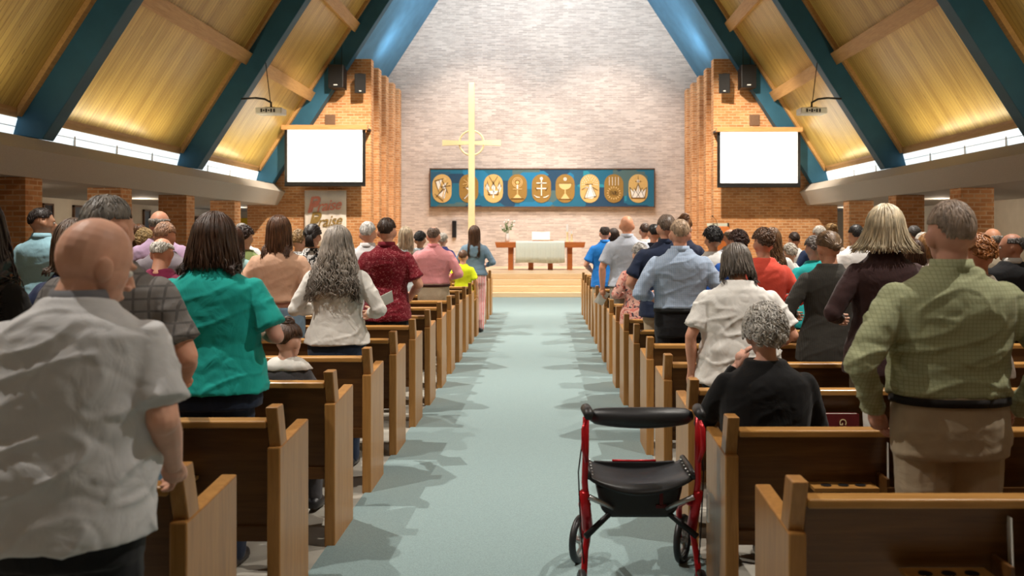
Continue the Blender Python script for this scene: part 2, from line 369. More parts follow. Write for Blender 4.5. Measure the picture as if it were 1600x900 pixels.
# ---------------------------------------------------------------- pews
PITCH = .95; DEP = .44; REAR0 = 2.70
ROWN = ['nearest the camera', 'second from the camera', 'third from the camera', 'fourth from the camera', 'fifth from the camera', 'sixth from the camera', 'seventh from the camera', 'eighth from the camera', 'ninth from the camera', 'eighth from the altar steps', 'seventh from the altar steps', 'sixth from the altar steps', 'fifth from the altar steps', 'fourth from the altar steps', 'third from the altar steps', 'second from the altar steps', 'closest to the altar steps']
def make_pew(s, xa, xb, hz):
    t = thing('pew', 'x', 'pew', (0, 0, 0))
    W = .055
    for e, x in enumerate((xa, xb-s*W)):
        pan = obj('end_panel', prism(B(), [(0, 0), (DEP, 0), (DEP, .765), (.0, .735)], x, x+s*W, 'x', .006), M['pew'], t)
        post = obj('end_post', prism(B(), [(.035, .70), (.125, .70), (.06, .905), (-.03, .905)], x+s*.004, x+s*(W-.002), 'x', .005), M['pew'], t)
    xi, xo = xa+s*W, xb-s*W
    obj('seat', prism(B(), [(.10, .40), (.50, .43), (.51, .445), (.49, .46), (.10, .43)], xi, xo, 'x'), M['pew_shaded'], t)
    obj('backrest', prism(B(), [(.09, .36), (.115, .36), (.035, .825), (.01, .825)], xi, xo, 'x'), M['pew_shaded'], t)
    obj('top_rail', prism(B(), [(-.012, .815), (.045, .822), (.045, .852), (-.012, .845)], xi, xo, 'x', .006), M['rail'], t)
    obj('lower_rail', box(B(), xi, xo, .07, .12, .33, .39), M['pew_shaded'], t)
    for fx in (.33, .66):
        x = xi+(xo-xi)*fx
        obj('leg', prism(B(), [(.12, 0), (.42, 0), (.44, .41), (.12, .41)], x-.02, x+.02, 'x'), M['pew_shaded'], t)
    # book racks on the rear of the back
    for j in range(3):
        x0 = xi+s*(.57+j*1.40); rk = B()
        box(rk, x0, x0+s*.62, -.085, .035, .560, .572)
        box(rk, x0, x0+s*.62, -.09, -.080, .565, .625)
        for q in (0, .61): box(rk, x0+s*q, x0+s*(q+.012), -.085, .03, .56, .66)
        r_ = obj('book_rack', rk, M['pew_shaded'], t)
        cb = B(); xc = x0-s*.28
        box(cb, xc, xc+s*.26, -.06, .035, .60, .614)
        cr = obj('cup_holder', cb, M['rail'], t)
        for q in range(3):
            hb = B()
            bmesh.ops.create_cone(hb, cap_ends=True, segments=14, radius1=.021, radius2=.021, depth=.004, matrix=Matrix.Translation((xc+s*(.06+.07*q), -.015, .615)))
            obj('cup_hole', hb, M['black'], cr)
    t.scale = (1, 1, hz)
    return t
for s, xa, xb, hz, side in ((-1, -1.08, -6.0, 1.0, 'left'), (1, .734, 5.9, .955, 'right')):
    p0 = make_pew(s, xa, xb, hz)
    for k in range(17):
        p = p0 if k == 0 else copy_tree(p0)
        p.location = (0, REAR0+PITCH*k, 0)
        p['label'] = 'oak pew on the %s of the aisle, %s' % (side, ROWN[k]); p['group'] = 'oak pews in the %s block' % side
# hymnals and cards
def flat_text(cu, name):
    o = bpy.data.objects.new('tmp', cu); COL.objects.link(o)
    dg = bpy.context.evaluated_depsgraph_get(); dg.update()
    me = bpy.data.meshes.new_from_object(o.evaluated_get(dg)); bpy.data.objects.remove(o)
    o = bpy.data.objects.new(name, me); COL.objects.link(o)
    return o
def book(loc, rz, mat, label, tilt=0, dims=(.16, .032, .225), group=None):
    t = thing('hymnal', label, 'book', loc, rz, group)
    w_, d_, h_ = dims
    cv = B()
    box(cv, -w_/2, w_/2, -d_/2, -d_/2+.003, 0, h_); box(cv, -w_/2, w_/2, d_/2-.003, d_/2, 0, h_); box(cv, -w_/2, -w_/2+.004, -d_/2, d_/2, 0, h_)
    obj('cover', cv, mat, t); obj('pages', box(B(), -w_/2+.004, w_/2-.004, -d_/2+.003, d_/2-.003, .003, h_-.004), M['paper'], t)
    t.rotation_euler.x = tilt
    return t
def rackz(hz): return .573*hz
yk = lambda k: REAR0+PITCH*k
bk = book((1.49, yk(2)-.045, rackz(.955)), 0, M['hymnal'], 'maroon hymnal lying wide in the rack, to the right of the seated woman in black', 0, (.20, .035, .15))
tc = bpy.data.curves.new('title', 'FONT'); tc.body = 'GLO'; tc.size = .05; tc.extrude = .0008; tc.align_x = 'CENTER'
tc.materials.append(M['gold']); to = flat_text(tc, 'title'); to.parent = bk; to.location = (.0, -.0195, .075); to.rotation_euler = Euler((R(90), R(90), 0))
def card(loc, rot, size, label, name='card', parent=None):
    o_ = obj(name, box(B(), -size[0]/2, size[0]/2, -.001, .001, 0, size[1]), M['paper']); o_.location = loc; o_.rotation_euler = rot
    return tag(o_, label, 'card', 'paper cards in the pew racks')
card((1.66, yk(2)-.05, .585), (R(-6), 0, R(4)), (.09, .14), 'white printed card upright in the rack beside the maroon hymnal')
card((1.57, yk(3)-.045, .575), (R(-6), R(8), 0), (.12, .11), 'white card sloping in the rack under the skirt of the grey cardigan')
book((1.84, yk(2)-.045, rackz(.955)), 0, M['hymnal'], 'dark hymnal in the rack at the left hip of the man in the green shirt')
book((1.50, yk(1)-.05, rackz(.955)), R(0), M['hymnal'], 'hymnal with pale page edge in the second nearest right pew rack', 0)
book((1.52, yk(0)-.05, rackz(.955)), R(0), M['hymnal'], 'hymnal with pale page edge in the nearest right pew rack', 0)
card((1.385, yk(1)-.03, .56), (0, R(8), R(76)), (.06, .20), 'pale booklet edge standing at the thigh of the man in khaki trousers')
card((1.39, yk(0)-.03, .555), (0, R(8), R(76)), (.06, .20), 'pale booklet edge in the nearest right pew, bottom right of the picture')
# things under the left pews
bt = thing('water_bottle', 'clear plastic bottle standing on the floor under a left pew beside the aisle', 'bottle', (-1.30, 4.30, 0))
b_ = B(); tube(b_, [(0, 0, 0), (0, 0, .01), (0, 0, .15), (0, 0, .19), (0, 0, .21)], [.03, .034, .034, .015, .013], 16); obj('bottle_body', b_, M['white'], bt, True)
b_ = B(); tube(b_, [(0, 0, .205), (0, 0, .23)], [.016, .016], 12); obj('cap', b_, M['white'], bt)

# ---------------------------------------------------------------- chancel furniture
at = thing('altar_table', 'reddish wood altar table with slanted ends standing on the platform', 'altar', (-.15, 26.9, PLAT))
obj('tabletop', prism(B(), [(-1.34, .83), (1.34, .83), (1.30, .665), (-1.30, .665)], -.42, .42, 'y', .008), M['altar'], at)
for x in (-.88, -.28, .30, .88): obj('leg', box(B(), x-.075, x+.075, -.30, .30, 0, .665, .006), M['altar'], at)
cl = B()
for k in range(40):   # cloth with soft folds down its front
    pass
nx = 60
top = []; 
def fold(x, z): return .012*math.sin(x*26)+.008*math.sin(x*57+1)
cols = []
for i in range(nx+1):
    x = -.72+1.44*i/nx; col_ = []
    for (y, z) in ((.44, .50), (.44, .85), (0, .853), (-.445, .853), (-.46, .80), (-.462, .60), (-.464, .40), (-.466, .215)):
        f = fold(x, z)*(0 if z > .84 else (.85-z)/.6)
        col_.append(cl.verts.new((x*(1+.02*(.85-z)), y-abs(f) if y < 0 else y, z-(.01*math.sin(x*5) if z < .3 else 0))))
    cols.append(col_)
for i in range(nx):
    for j in range(7): cl.faces.new((cols[i][j], cols[i+1][j], cols[i+1][j+1], cols[i][j+1]))
ob = obj('altar_cloth', cl, M['linen'], None, True); ob.location = (-.15, 26.9, PLAT)
sd = ob.modifiers.new('s', 'SOLIDIFY'); sd.thickness = .006; sd.offset = 1
tag(ob, 'pale green linen cloth hanging over the middle of the altar table', 'cloth')
TZ = PLAT+.86
va = thing('vase', 'white vase with a sprig of flowers on the left end of the altar', 'vase', (-1.14, 26.85, PLAT+.83))
b_ = B(); tube(b_, [(0, 0, 0), (0, 0, .04), (0, 0, .16), (0, 0, .24), (0, 0, .26)], [.05, .065, .07, .055, .06], 20); obj('vase_body', b_, M['white'], va, True)
st_ = B(); lf = B(); fl = B()
for k in range(14):
    a = random.uniform(0, 2*PI); l = random.uniform(.15, .42); r_ = random.uniform(.05, .26)
    tip = (r_*math.cos(a), r_*.6*math.sin(a), .24+l)
    tube(st_, [(0, 0, .2), (tip[0]*.4, tip[1]*.4, .24+l*.6), tip], [.004, .003, .002], 5)
    for q in range(4):
        u = .5+.5*q/4
        ell(lf, (tip[0]*u+random.uniform(-.03, .03), tip[1]*u, .24+l*u+random.uniform(-.03, .03)), (.03, .008, .014), 8, 5, (0, random.uniform(-1, 1), random.uniform(0, 3)))
    if k % 2:
        f_ = B(); ell(f_, tip, (.028, .022, .024), 8, 6); obj('flower', f_, M['white'], va)
obj('stem', st_, M['leaf'], va); obj('foliage', lf, M['leaf'], va)
bs = thing('book_stand', 'open white book on a low stand at the middle of the altar', 'book stand', (-.13, 26.95, TZ))
obj('stand', box(B(), -.26, .26, -.02, .14, 0, .03, .004), M['altar'], bs)
pg = B()
for s in (-1, 1):
    prism(pg, [(0, .03), (s*.27, .035), (s*.27, .30), (0, .28)], -.0, .03, 'y')
o_ = obj('page_block', pg, M['paper'], bs); o_.rotation_euler.x = R(-18)
o_ = tag(obj('open_book', prism(B(), [(-.22, 0), (.22, 0), (.17, .035), (.02, .02), (-.1, .03), (-.2, .035)], -.1, .08, 'y'), M['valance']), 'small open brown book lying in front of the altar book stand', 'book'); o_.location = (.05, 26.78, TZ)
for i, (x, h, hc) in enumerate(((.66, .30, .24), (.79, .24, .10))):
    cn = thing('candle_holder', ['taller', 'shorter'][i]+' candle holder with a white pillar candle at the right end of the altar', 'candle holder', (x, 26.85, PLAT+.83), 0, 'altar candles')
    b_ = B(); tube(b_, [(0, 0, 0), (0, 0, .02), (0, 0, .04), (0, 0, h*.4), (0, 0, h*.6), (0, 0, h-.03), (0, 0, h)], [.055, .055, .022, .034, .022, .03, .046], 16); obj('holder', b_, M['gold'], cn, True)
    b_ = B(); tube(b_, [(0, 0, h), (0, 0, h+hc)], [.034, .034], 16); cdl = obj('candle', b_, M['white'], cn, False)
    b_ = B(); tube(b_, [(0, 0, h+hc-.005), (0, 0, h+hc+.02)], [.003, .002], 6); obj('wick', b_, M['black'], cdl)
# cross
cr = thing('standing_cross', 'tall pale gold cross with a ring, standing left of the altar', 'cross', (-2.22, 27.0, PLAT))
b_ = B(); prism(b_, [(-.105, 0), (.105, 0), (.085, 5.62), (-.085, 5.62)], -.05, .05, 'y', .01); obj('upright', b_, M['gold'], cr)
b_ = B(); prism(b_, [(-.88, 3.73), (-.88, 3.90), (-.1, 3.865), (.1, 3.865), (.88, 3.90), (.88, 3.73), (.1, 3.765), (-.1, 3.765)], -.045, .045, 'y'); obj('crossbar', b_, M['gold'], cr)
b_ = B(); tube(b_, [(.37*math.cos(2*PI*k/48), 0, 3.815+.37*math.sin(2*PI*k/48)) for k in range(48)], .026, 8, True); obj('ring', b_, M['gold'], cr, True)
b_ = B(); box(b_, -.3, .3, -.3, .3, 0, .08, .01); obj('base', b_, M['gold'], cr)
# small black loudspeaker on the wall
tag(obj('wall_speaker', box(B(), -.0, .14, 0, .12, 0, .56, .015), M['black']), 'slim black loudspeaker fixed low on the pale wall left of the cross', 'speaker').location = (-3.1, WALL-.125, 1.53)
# lectern
lc = thing('lectern', 'lectern with a pale slanted panel and a microphone, before the right brick wall', 'lectern', (4.72, 24.28, PLAT))
obj('column', box(B(), -.2, .2, -.02, .22, 0, .98, .01), M['altar'], lc)
obj('desk', prism(B(), [(-.12, 1.02), (.30, 1.26), (.30, 1.30), (-.12, 1.06)], -.30, .30, 'x'), M['altar'], lc)
obj('panel', box(B(), -.29, .27, .26, .29, 1.12, 1.36), M['linen'], lc); obj('edge_strip', box(B(), .27, .31, .24, .29, 1.10, 1.37), M['black'], lc)
b_ = B(); tube(b_, [(0, .24, 1.3), (-.06, .18, 1.45), (-.16, .1, 1.54)], .006, 6); mic = obj('microphone_stalk', b_, M['black'], lc)
b_ = B(); ell(b_, (-.17, .09, 1.55), (.022, .022, .022)); obj('microphone_head', b_, M['black'], mic)

# ---------------------------------------------------------------- tapestry with nine plaques
def patch_mat():
    m, nt, b = new_mat('mosaic_tapestry')
    co = coords(nt, (1.15, 1, 1.6))
    v = N(nt, 'ShaderNodeTexVoronoi', i_Scale=1.0, distance='CHEBYCHEV'); L(nt, co, v.inputs[0])
    wn = N(nt, 'ShaderNodeSeparateColor'); L(nt, v.outputs['Color'], wn.inputs[0])
    r = ramp(nt, wn.outputs[0], [(0, (.010, .13, .22)), (.25, (.012, .045, .10)), (.45, (.085, .14, .13)), (.62, (.012, .19, .36)), (.78, (.02, .09, .16)), (.9, (.02, .26, .34))]); r.color_ramp.interpolation = 'CONSTANT'
    n = N(nt, 'ShaderNodeTexNoise', i_Scale=30.0); L(nt, coords(nt), n.inputs[0])
    col = mx(nt, math_(nt, 'MULTIPLY', n.outputs[0], .28), r.outputs[0], (.04, .13, .17))
    L(nt, col, b.inputs['Base Color']); b.inputs['Roughness'].default_value = .9; bump(nt, b, n.outputs[0], .3, .01)
    return m
tp = thing('wall_tapestry', 'long blue patchwork tapestry with nine golden ovals on the pale wall', 'tapestry', (-.10, WALL-.02, 2.56))
TW, TH = 3.71, 1.24
obj('panel', box(B(), -TW, TW, -.14, 0, 0, TH), patch_mat(), tp)
b_ = B()
for a in ((-TW-.03, TW+.03, -.16, 0, -.03, 0), (-TW-.03, TW+.03, -.16, 0, TH, TH+.03), (-TW-.03, -TW, -.16, 0, -.03, TH+.03), (TW, TW+.03, -.16, 0, -.03, TH+.03)): box(b_, *a)
obj('frame', b_, M['frame'], tp)
M['ovalL'] = noisy('light_gold_felt', (.62, .40, .14), .9, 40, .1, .2); M['ovalD'] = noisy('dark_gold_felt', (.30, .17, .04), .9, 40, .12, .2)
M['dline'] = noisy('dark_outline', (.07, .035, .015), .8, 20, .1, 0); M['creamfelt'] = noisy('cream_felt', (.85, .80, .70), .9, 40, .05, .1); M['tanfelt'] = noisy('tan_felt', (.70, .48, .20), .9, 40, .05, .1)
def stadium(cx, cz, hw, hh, n=12):
    pts = []
    for k in range(n+1): a = PI*k/n; pts.append((cx+hw*math.cos(a), cz+hh-hw+hw*math.sin(a)))
    for k in range(n+1): a = PI+PI*k/n; pts.append((cx+hw*math.cos(a), cz-hh+hw+hw*math.sin(a)))
    return pts
Y0, Y1, Y2 = -.14, -.155, -.165
def disc(bm, x, z, r, y0=Y1, y1=Y2, n=12): prism(bm, [(x+r*math.cos(2*PI*k/n), z+r*math.sin(2*PI*k/n)) for k in range(n)], y1, y0, 'y')
def line(bm, p, q, w_=.012, y1=-.172):
    d = Vector((q[0]-p[0], q[1]-p[1])); n_ = Vector((-d.y, d.x)).normalized()*w_/2
    prism(bm, [(p[0]+n_.x, p[1]+n_.y), (q[0]+n_.x, q[1]+n_.y), (q[0]-n_.x, q[1]-n_.y), (p[0]-n_.x, p[1]-n_.y)], y1, Y1, 'y')
def poly(bm, pts, y1=Y2): prism(bm, pts, y1, Y1, 'y')
xs = [690.8, 732.5, 771, 808.5, 846, 883, 921.5, 959, 997]
for i, px in enumerate(xs):
    x = (px-852)*29.75/1400+.10; z = .60
    light_ = i in (0, 2, 6, 8)
    ov = obj('oval', prism(B(), stadium(x, z, .317, .475), Y1, Y0, 'y'), M['ovalL' if light_ else 'ovalD'], tp)
    c_, d_, t_ = B(), B(), B()
    if i == 0:      # angular winged figure
        poly(c_, [(x-.2, z+.22), (x+.0, z+.3), (x-.05, z+.12), (x-.12, z-.05)]); poly(c_, [(x+.03, z+.12), (x+.13, z+.2), (x+.12, z-.02), (x+.03, z+.0)])
        poly(c_, [(x-.13, z-.22), (x+.06, z-.03), (x+.0, z-.3)]); poly(c_, [(x+.02, z-.35), (x+.1, z-.02), (x+.14, z-.03), (x+.09, z-.32)])
        disc(t_, x+.1, z+.32, .05)
        for p, q in (((-.25, .25), (.05, .33)), ((-.22, .22), (-.1, -.12)), ((-.1, .28), (0, .0)), ((.0, .3), (.2, -.15)), ((-.02, .05), (.28, .1)), ((-.24, -.18), (.04, -.42)), ((-.14, -.22), (.1, .0)), ((.03, -.36), (.16, -.02)), ((-.2, -.3), (.2, .2))): line(d_, (x+p[0], z+p[1]), (x+q[0], z+q[1]))
    elif i == 1:    # star over a folded ribbon
        for k in range(8): a = PI*k/4+.2; line(t_, (x, z+.18), (x+.2*math.cos(a), z+.18+.2*math.sin(a)), .018)
        poly(c_, [(x-.1, z+.02), (x+.12, z+.02), (x+.06, z-.12)]); poly(c_, [(x-.17, z-.34), (x-.13, z-.34), (x+.08, z-.12), (x+.02, z-.12)])
        line(d_, (x-.18, z+.03), (x+.16, z+.03)); line(d_, (x-.19, z-.35), (x+.1, z-.08))
    elif i == 2:    # three flames over a cup
        for dx, lean in ((-.2, 0), (0, 0), (.2, 0)):
            poly(c_, [(x+dx*1.05, z+.2), (x+dx+.07, z+.04), (x+dx*.9+.02, z-.14), (x+dx-.07, z+.04)])
            line(d_, (x+dx, z+.26), (x+dx*.8, z-.18)); line(d_, (x+dx*1.0-.07, z+.04), (x+dx, z+.2)); line(d_, (x+dx+.07, z+.04), (x+dx, z+.2))
        poly(c_, [(x-.17, z-.08), (x+.17, z-.08), (x+.08, z-.19), (x-.08, z-.19)])
        for s in (-1, 1): line(d_, (x+s*.14, z+.4), (x-s*.1, z+.0)); line(d_, (x+s*.26, z+.12), (x+s*.12, z-.24)); line(d_, (x+s*.18, z-.2), (x, z-.2))
        line(c_, (x, z-.18), (x, z-.32), .04)
    elif i == 3:    # lamp with halo
        for r_ in (.16, .115): tube(t_, [(x+r_*math.cos(2*PI*k/24), -.16, z+.2+r_*math.sin(2*PI*k/24)) for k in range(24)], .012, 6, True)
        disc(t_, x, z+.2, .05); line(c_, (x, z+.12), (x, z-.02), .04); line(t_, (x-.15, z-.02), (x+.15, z-.02), .02); line(t_, (x, z-.04), (x, z-.2), .03)
        poly(t_, [(x-.14, z-.32), (x+.14, z-.32), (x+.03, z-.2), (x-.03, z-.2)]); line(d_, (x-.22, z-.34), (x+.22, z-.34))
    elif i == 4:    # anchor cross
        disc(c_, x, z+.33, .05); line(c_, (x, z+.3), (x, z-.24), .03); line(c_, (x-.17, z+.18), (x+.17, z+.18), .03); line(c_, (x-.16, z+.0), (x+.16, z+.0), .035)
        for s in (-1, 1): tube(c_, [(x+s*.06, -.162, z-.30), (x+s*.15, -.162, z-.29), (x+s*.25, -.162, z-.22)], [.014, .02, .006], 6)
        line(d_, (x-.2, z+.03), (x-.14, z-.07)); line(d_, (x+.2, z+.03), (x+.14, z-.07)); line(d_, (x-.1, z+.14), (x+.1, z+.22))
    elif i == 5:    # chalice and host
        disc(c_, x, z+.31, .055, n=20); line(d_, (x-.04, z+.31), (x+.04, z+.31), .01, -.175); line(d_, (x, z+.27), (x, z+.35), .01, -.175)
        poly(t_, [(x-.2, z+.17)]+[(x-.2*math.cos(PI*k/12), z+.13-.17*math.sin(PI*k/12)) for k in range(13)]+[(x+.2, z+.17)])
        line(t_, (x, z), (x, z-.2), .035); poly(t_, [(x-.15, z-.35), (x+.15, z-.35), (x+.03, z-.18), (x-.03, z-.18)]); line(d_, (x-.22, z+.17), (x+.22, z+.17)); line(d_, (x-.2, z-.35), (x+.2, z-.35))
    elif i == 6:    # robed figure under dots
        for rr, cnt in ((.13, 6), (.19, 9), (.25, 12)):
            for k in range(cnt):
                a = -.15+(PI+.3)*k/(cnt-1); disc(c_, x+rr*math.cos(a), z+.16+rr*1.0*math.sin(a), .014, n=8)
        disc(c_, x+.02, z+.1, .04); poly(c_, [(x-.02, z+.06), (x+.07, z+.06), (x+.2, z-.24), (x+.08, z-.34), (x-.16, z-.32), (x-.14, z-.24)])
        poly(c_, [(x-.05, z+.03), (x-.22, z-.02), (x-.1, z+.07)])
        for p, q in (((-.15, .14), (.1, .14)), ((-.04, .05), (-.19, -.32)), ((.08, .05), (.22, -.26)), ((.0, .04), (-.1, -.28)), ((.05, .04), (.17, -.3)), ((-.27, -.04), (-.08, .06)), ((.1, .04), (.26, -.06)), ((-.18, -.32), (.22, -.26))): line(d_, (x+p[0], z+p[1]), (x+q[0], z+q[1]))
    elif i == 7:    # crown of petals below four bars
        for k in range(4): line(c_, (x-.15+.1*k, z+.38), (x-.15+.1*k, z+.10), .014)
        for k in range(16):
            a = 2*PI*k/16; cx, cz = x+.2*math.cos(a), z-.15+.2*math.sin(a)*.95
            prism(t_, [(cx+.045*math.cos(a), cz+.045*math.sin(a)), (cx-.018*math.sin(a), cz+.018*math.cos(a)), (cx-.04*math.cos(a), cz-.04*math.sin(a)), (cx+.018*math.sin(a), cz-.018*math.cos(a))], Y2, Y1, 'y')
        for tx, ch in ((-.10, 'I'), (-.05, 'N'), (.04, 'R'), (.12, 'I')):
            pass
        for p, q in (((-.12, -.22), (-.12, -.08)), ((-.07, -.22), (-.07, -.08)), ((-.07, -.08), (0, -.22)), ((0, -.22), (0, -.08)), ((.04, -.22), (.04, -.08)), ((.04, -.08), (.09, -.12)), ((.09, -.12), (.04, -.15)), ((.04, -.15), (.1, -.22)), ((.13, -.22), (.13, -.08))): line(d_, (x+p[0], z+p[1]), (x+q[0], z+q[1]), .014)
    else:           # pointed crown with small cross
        poly(c_, [(x-.2, z-.3), (x+.2, z-.3), (x+.26, z+.0), (x+.16, z-.1), (x+.13, z-.02), (x+.06, z-.1), (x, z+.14), (x-.06, z-.1), (x-.13, z-.02), (x-.16, z-.1), (x-.26, z+.0)])
        disc(c_, x, z+.24, .05, n=16); line(d_, (x, z+.14), (x, z+.42)); line(d_, (x-.1, z+.24), (x+.1, z+.24))
        for p, q in (((-.22, -.33), (-.28, .04)), ((.22, -.33), (.28, .04)), ((-.22, -.32), (.22, -.32)), ((0, .16), (-.2, -.3)), ((0, .16), (.2, -.3)), ((-.14, .02), (.06, -.3)), ((.14, .02), (-.06, -.3)), ((-.28, .04), (-.14, -.12)), ((.28, .04), (.14, -.12)), ((0, .12), (0, -.12))): line(d_, (x+p[0], z+p[1]), (x+q[0], z+q[1]))
    for bm_, nm, mt in ((c_, 'cream_figure', 'creamfelt'), (t_, 'tan_figure', 'tanfelt'), (d_, 'dark_outline', 'dline')):
        if len(bm_.verts): obj(nm, bm_, M[mt], ov)
        else: bm_.free()

# ---------------------------------------------------------------- screens, banner, speakers, projectors
def faint():
    m, nt, b = new_mat('projected_page')
    co = coords(nt, (16, 1, 30)); n = N(nt, 'ShaderNodeTexNoise', i_Scale=1.0, i_Detail=2.0); L(nt, co, n.inputs[0])
    t = nt.nodes.new('ShaderNodeTexCoord'); s = nt.nodes.new('ShaderNodeSeparateXYZ'); L(nt, t.outputs['Object'], s.inputs[0])
    band = math_(nt, 'GREATER_THAN', math_(nt, 'FRACT', math_(nt, 'MULTIPLY', s.outputs[2], 4.2)), .62)
    inx = math_(nt, 'LESS_THAN', math_(nt, 'ABSOLUTE', s.outputs[0]), .68)
    f = math_(nt, 'MULTIPLY', math_(nt, 'MULTIPLY', band, inx), math_(nt, 'GREATER_THAN', n.outputs[0], .54))
    col = mx(nt, math_(nt, 'MULTIPLY', f, .5), (.90, .96, 1.0), (.72, .78, .86))
    L(nt, col, b.inputs['Emission Color']); b.inputs['Emission Strength'].default_value = .54; b.inputs['Base Color'].default_value = (.8, .8, .8, 1)
    return m
for s, xc, hw, zt, zb, nm in ((-1, -5.88, 1.0, 4.42, 3.03, 'left'), (1, 5.70, 1.03, 4.36, 3.0, 'right')):
    sc = thing('projection_screen', '%s projection screen, glowing white with a black border under a wood valance' % nm, 'projection screen', (xc, 23.9, 0), 0, 'projection screens')
    obj('valance', box(B(), -1.14, 1.14, -.10, .10, zt+.0, zt+.12, .006), M['valance'], sc)
    b_ = B(); box(b_, -hw-.08, hw+.08, .012, .03, zb-.09, zt); obj('border', b_, M['black'], sc)
    obj('picture_area', box(B(), -hw, hw, 0, .012, zb, zt), faint() if s < 0 else M['screenr'], sc)
    b_ = B(); tube(b_, [(-hw-.08, .02, zb-.1), (hw+.08, .02, zb-.1)], .02, 8); obj('weight_bar', b_, M['black'], sc)
    b_ = B(); box(b_, -1.1, -1.0, .1, .7, zt+.04, zt+.09); box(b_, 1.0, 1.1, .1, .7, zt+.04, zt+.09) ; obj('bracket', b_, M['black'], sc)
    # speakers
    xb_ = CX+s*5.52; xs_ = CX+s*4.93
    sp = thing('hanging_speaker', 'larger black loudspeaker hung before the %s brick wall near the beam' % nm, 'speaker', (xb_, 24.1, 5.55), 0, 'loudspeakers on the brick walls')
    obj('cabinet', prism(B(), [(-.20, -.18), (.20, -.18), (.20, .3), (-.20, .3)], 0, .62, 'z', .012), M['black'], sp)
    obj('badge', box(B(), -.05, .05, -.188, -.178, .06, .085), M['white'], sp)
    b_ = B(); tube(b_, [(-.1, .1, .6), (-.1, .1, 1.4)], .008, 6); tube(b_, [(.1, .1, .6), (.1, .1, 1.2)], .008, 6); obj('cable', b_, M['black'], sp)
    sp = thing('angled_speaker', 'smaller black loudspeaker tilted on a bracket, top of the %s brick wall' % nm, 'speaker', (xs_, 24.25, 5.45), R(-12*s), 'loudspeakers on the brick walls')
    o_ = obj('cabinet', prism(B(), [(-.15, -.13), (.15, -.13), (.11, .16), (-.11, .16)], 0, .52, 'z', .012), M['black'], sp); o_.rotation_euler = (R(8), 0, 0)
    o_ = obj('badge', box(B(), -.03, .03, -.15, -.12, .03, .05), M['white'], sp)
    b_ = B(); box(b_, -.03, .03, .1, .36, .2, .26); box(b_, -.06, .06, .33, .36, .1, .6); obj('bracket', b_, M['black'], sp)
    vt = thing('wall_vent', 'small brown square vent above the %s projection screen' % nm, 'vent', (CX+s*5.82, FRONT-.03, 4.62)); 
    obj('frame', box(B(), -.14, .14, 0, .03, 0, .30, .004), M['greyvent'], vt)
    b_ = B()
    for q in range(8): box(b_, -.12, .12, -.008, .004, .025+.033*q, .04+.033*q)
    obj('slat', b_, M['greyvent'], vt)
    # projector
    px = CX+s*5.55; py = 18.4; pz = 4.08
    pr = thing('projector', 'white ceiling projector hanging beside the %s middle beam' % nm, 'projector', (px, py, pz), 0, 'ceiling projectors')
    obj('case', box(B(), -.27, .27, -.18, .18, 0, .13, .02), M['white'], pr)
    b_ = B()
    for q in range(5): box(b_, -.16+.05*q, -.13+.05*q, -.186, -.178, .03+.02*(q % 2), .08+.02*((q+1) % 2))
    box(b_, .1, .13, -.186, -.178, .03, .1); obj('socket', b_, M['black'], pr)
    b_ = B()
    tube(b_, [(0, 0, .12), (0, 0, .25), (s*.15, .05, .33), (s*.35, .1, .36), (s*.72, .35, .38)], .022, 8); tube(b_, [(0, 0, .13), (s*.12, .1, .9), (s*.16, .15, 1.1)], .009, 6)
    box(b_, -.1, .1, -.08, .08, .12, .15)
    obj('mount_arm', b_, M['black'], pr, False)
bn = thing('hanging_banner', 'white cloth banner lettered Praise Praise, hung below the left screen', 'banner', (-6.02, FRONT-.06, 1.3))
b_ = B(); nx = 30
g = [[b_.verts.new((-.57+1.14*i/nx, .012*math.sin(i*.9)*(1-.6*j/6), 1.54*j/6)) for j in range(7)] for i in range(nx+1)]
for i in range(nx):
    for j in range(6): b_.faces.new((g[i][j], g[i+1][j], g[i+1][j+1], g[i][j+1]))
o_ = obj('cloth', b_, M['banner'], bn, True); sd = o_.modifiers.new('s', 'SOLIDIFY'); sd.thickness = .005
b_ = B(); tube(b_, [(-.68, 0, 1.55), (.68, 0, 1.55)], .016, 8); obj('rod', b_, M['valance'], bn)
def text_mesh(body, size, shear, mat, parent, loc, off=.004, name='lettering', wide=1.0):
    cu = bpy.data.curves.new(name, 'FONT'); cu.body = body; cu.size = size; cu.shear = shear; cu.extrude = .004; cu.offset = off; cu.align_x = 'CENTER'; cu.space_character = .92
    cu.materials.append(mat)
    o = flat_text(cu, name); o.parent = parent; o.location = loc; o.rotation_euler = (R(90), R(-6), 0); o.scale = (wide, 1, 1)
    return o
text_mesh('Praise', .42, .45, M['pinkink'], bn, (0, -.025, .98), wide=.92)
text_mesh('Praise', .42, .45, M['goldink'], bn, (.02, -.025, .55), wide=.92)
text_mesh('P', .62, .35, M['pinkink'], bn, (-.36, -.026, .93), .006); text_mesh('P', .62, .35, M['goldink'], bn, (-.33, -.026, .50), .006)

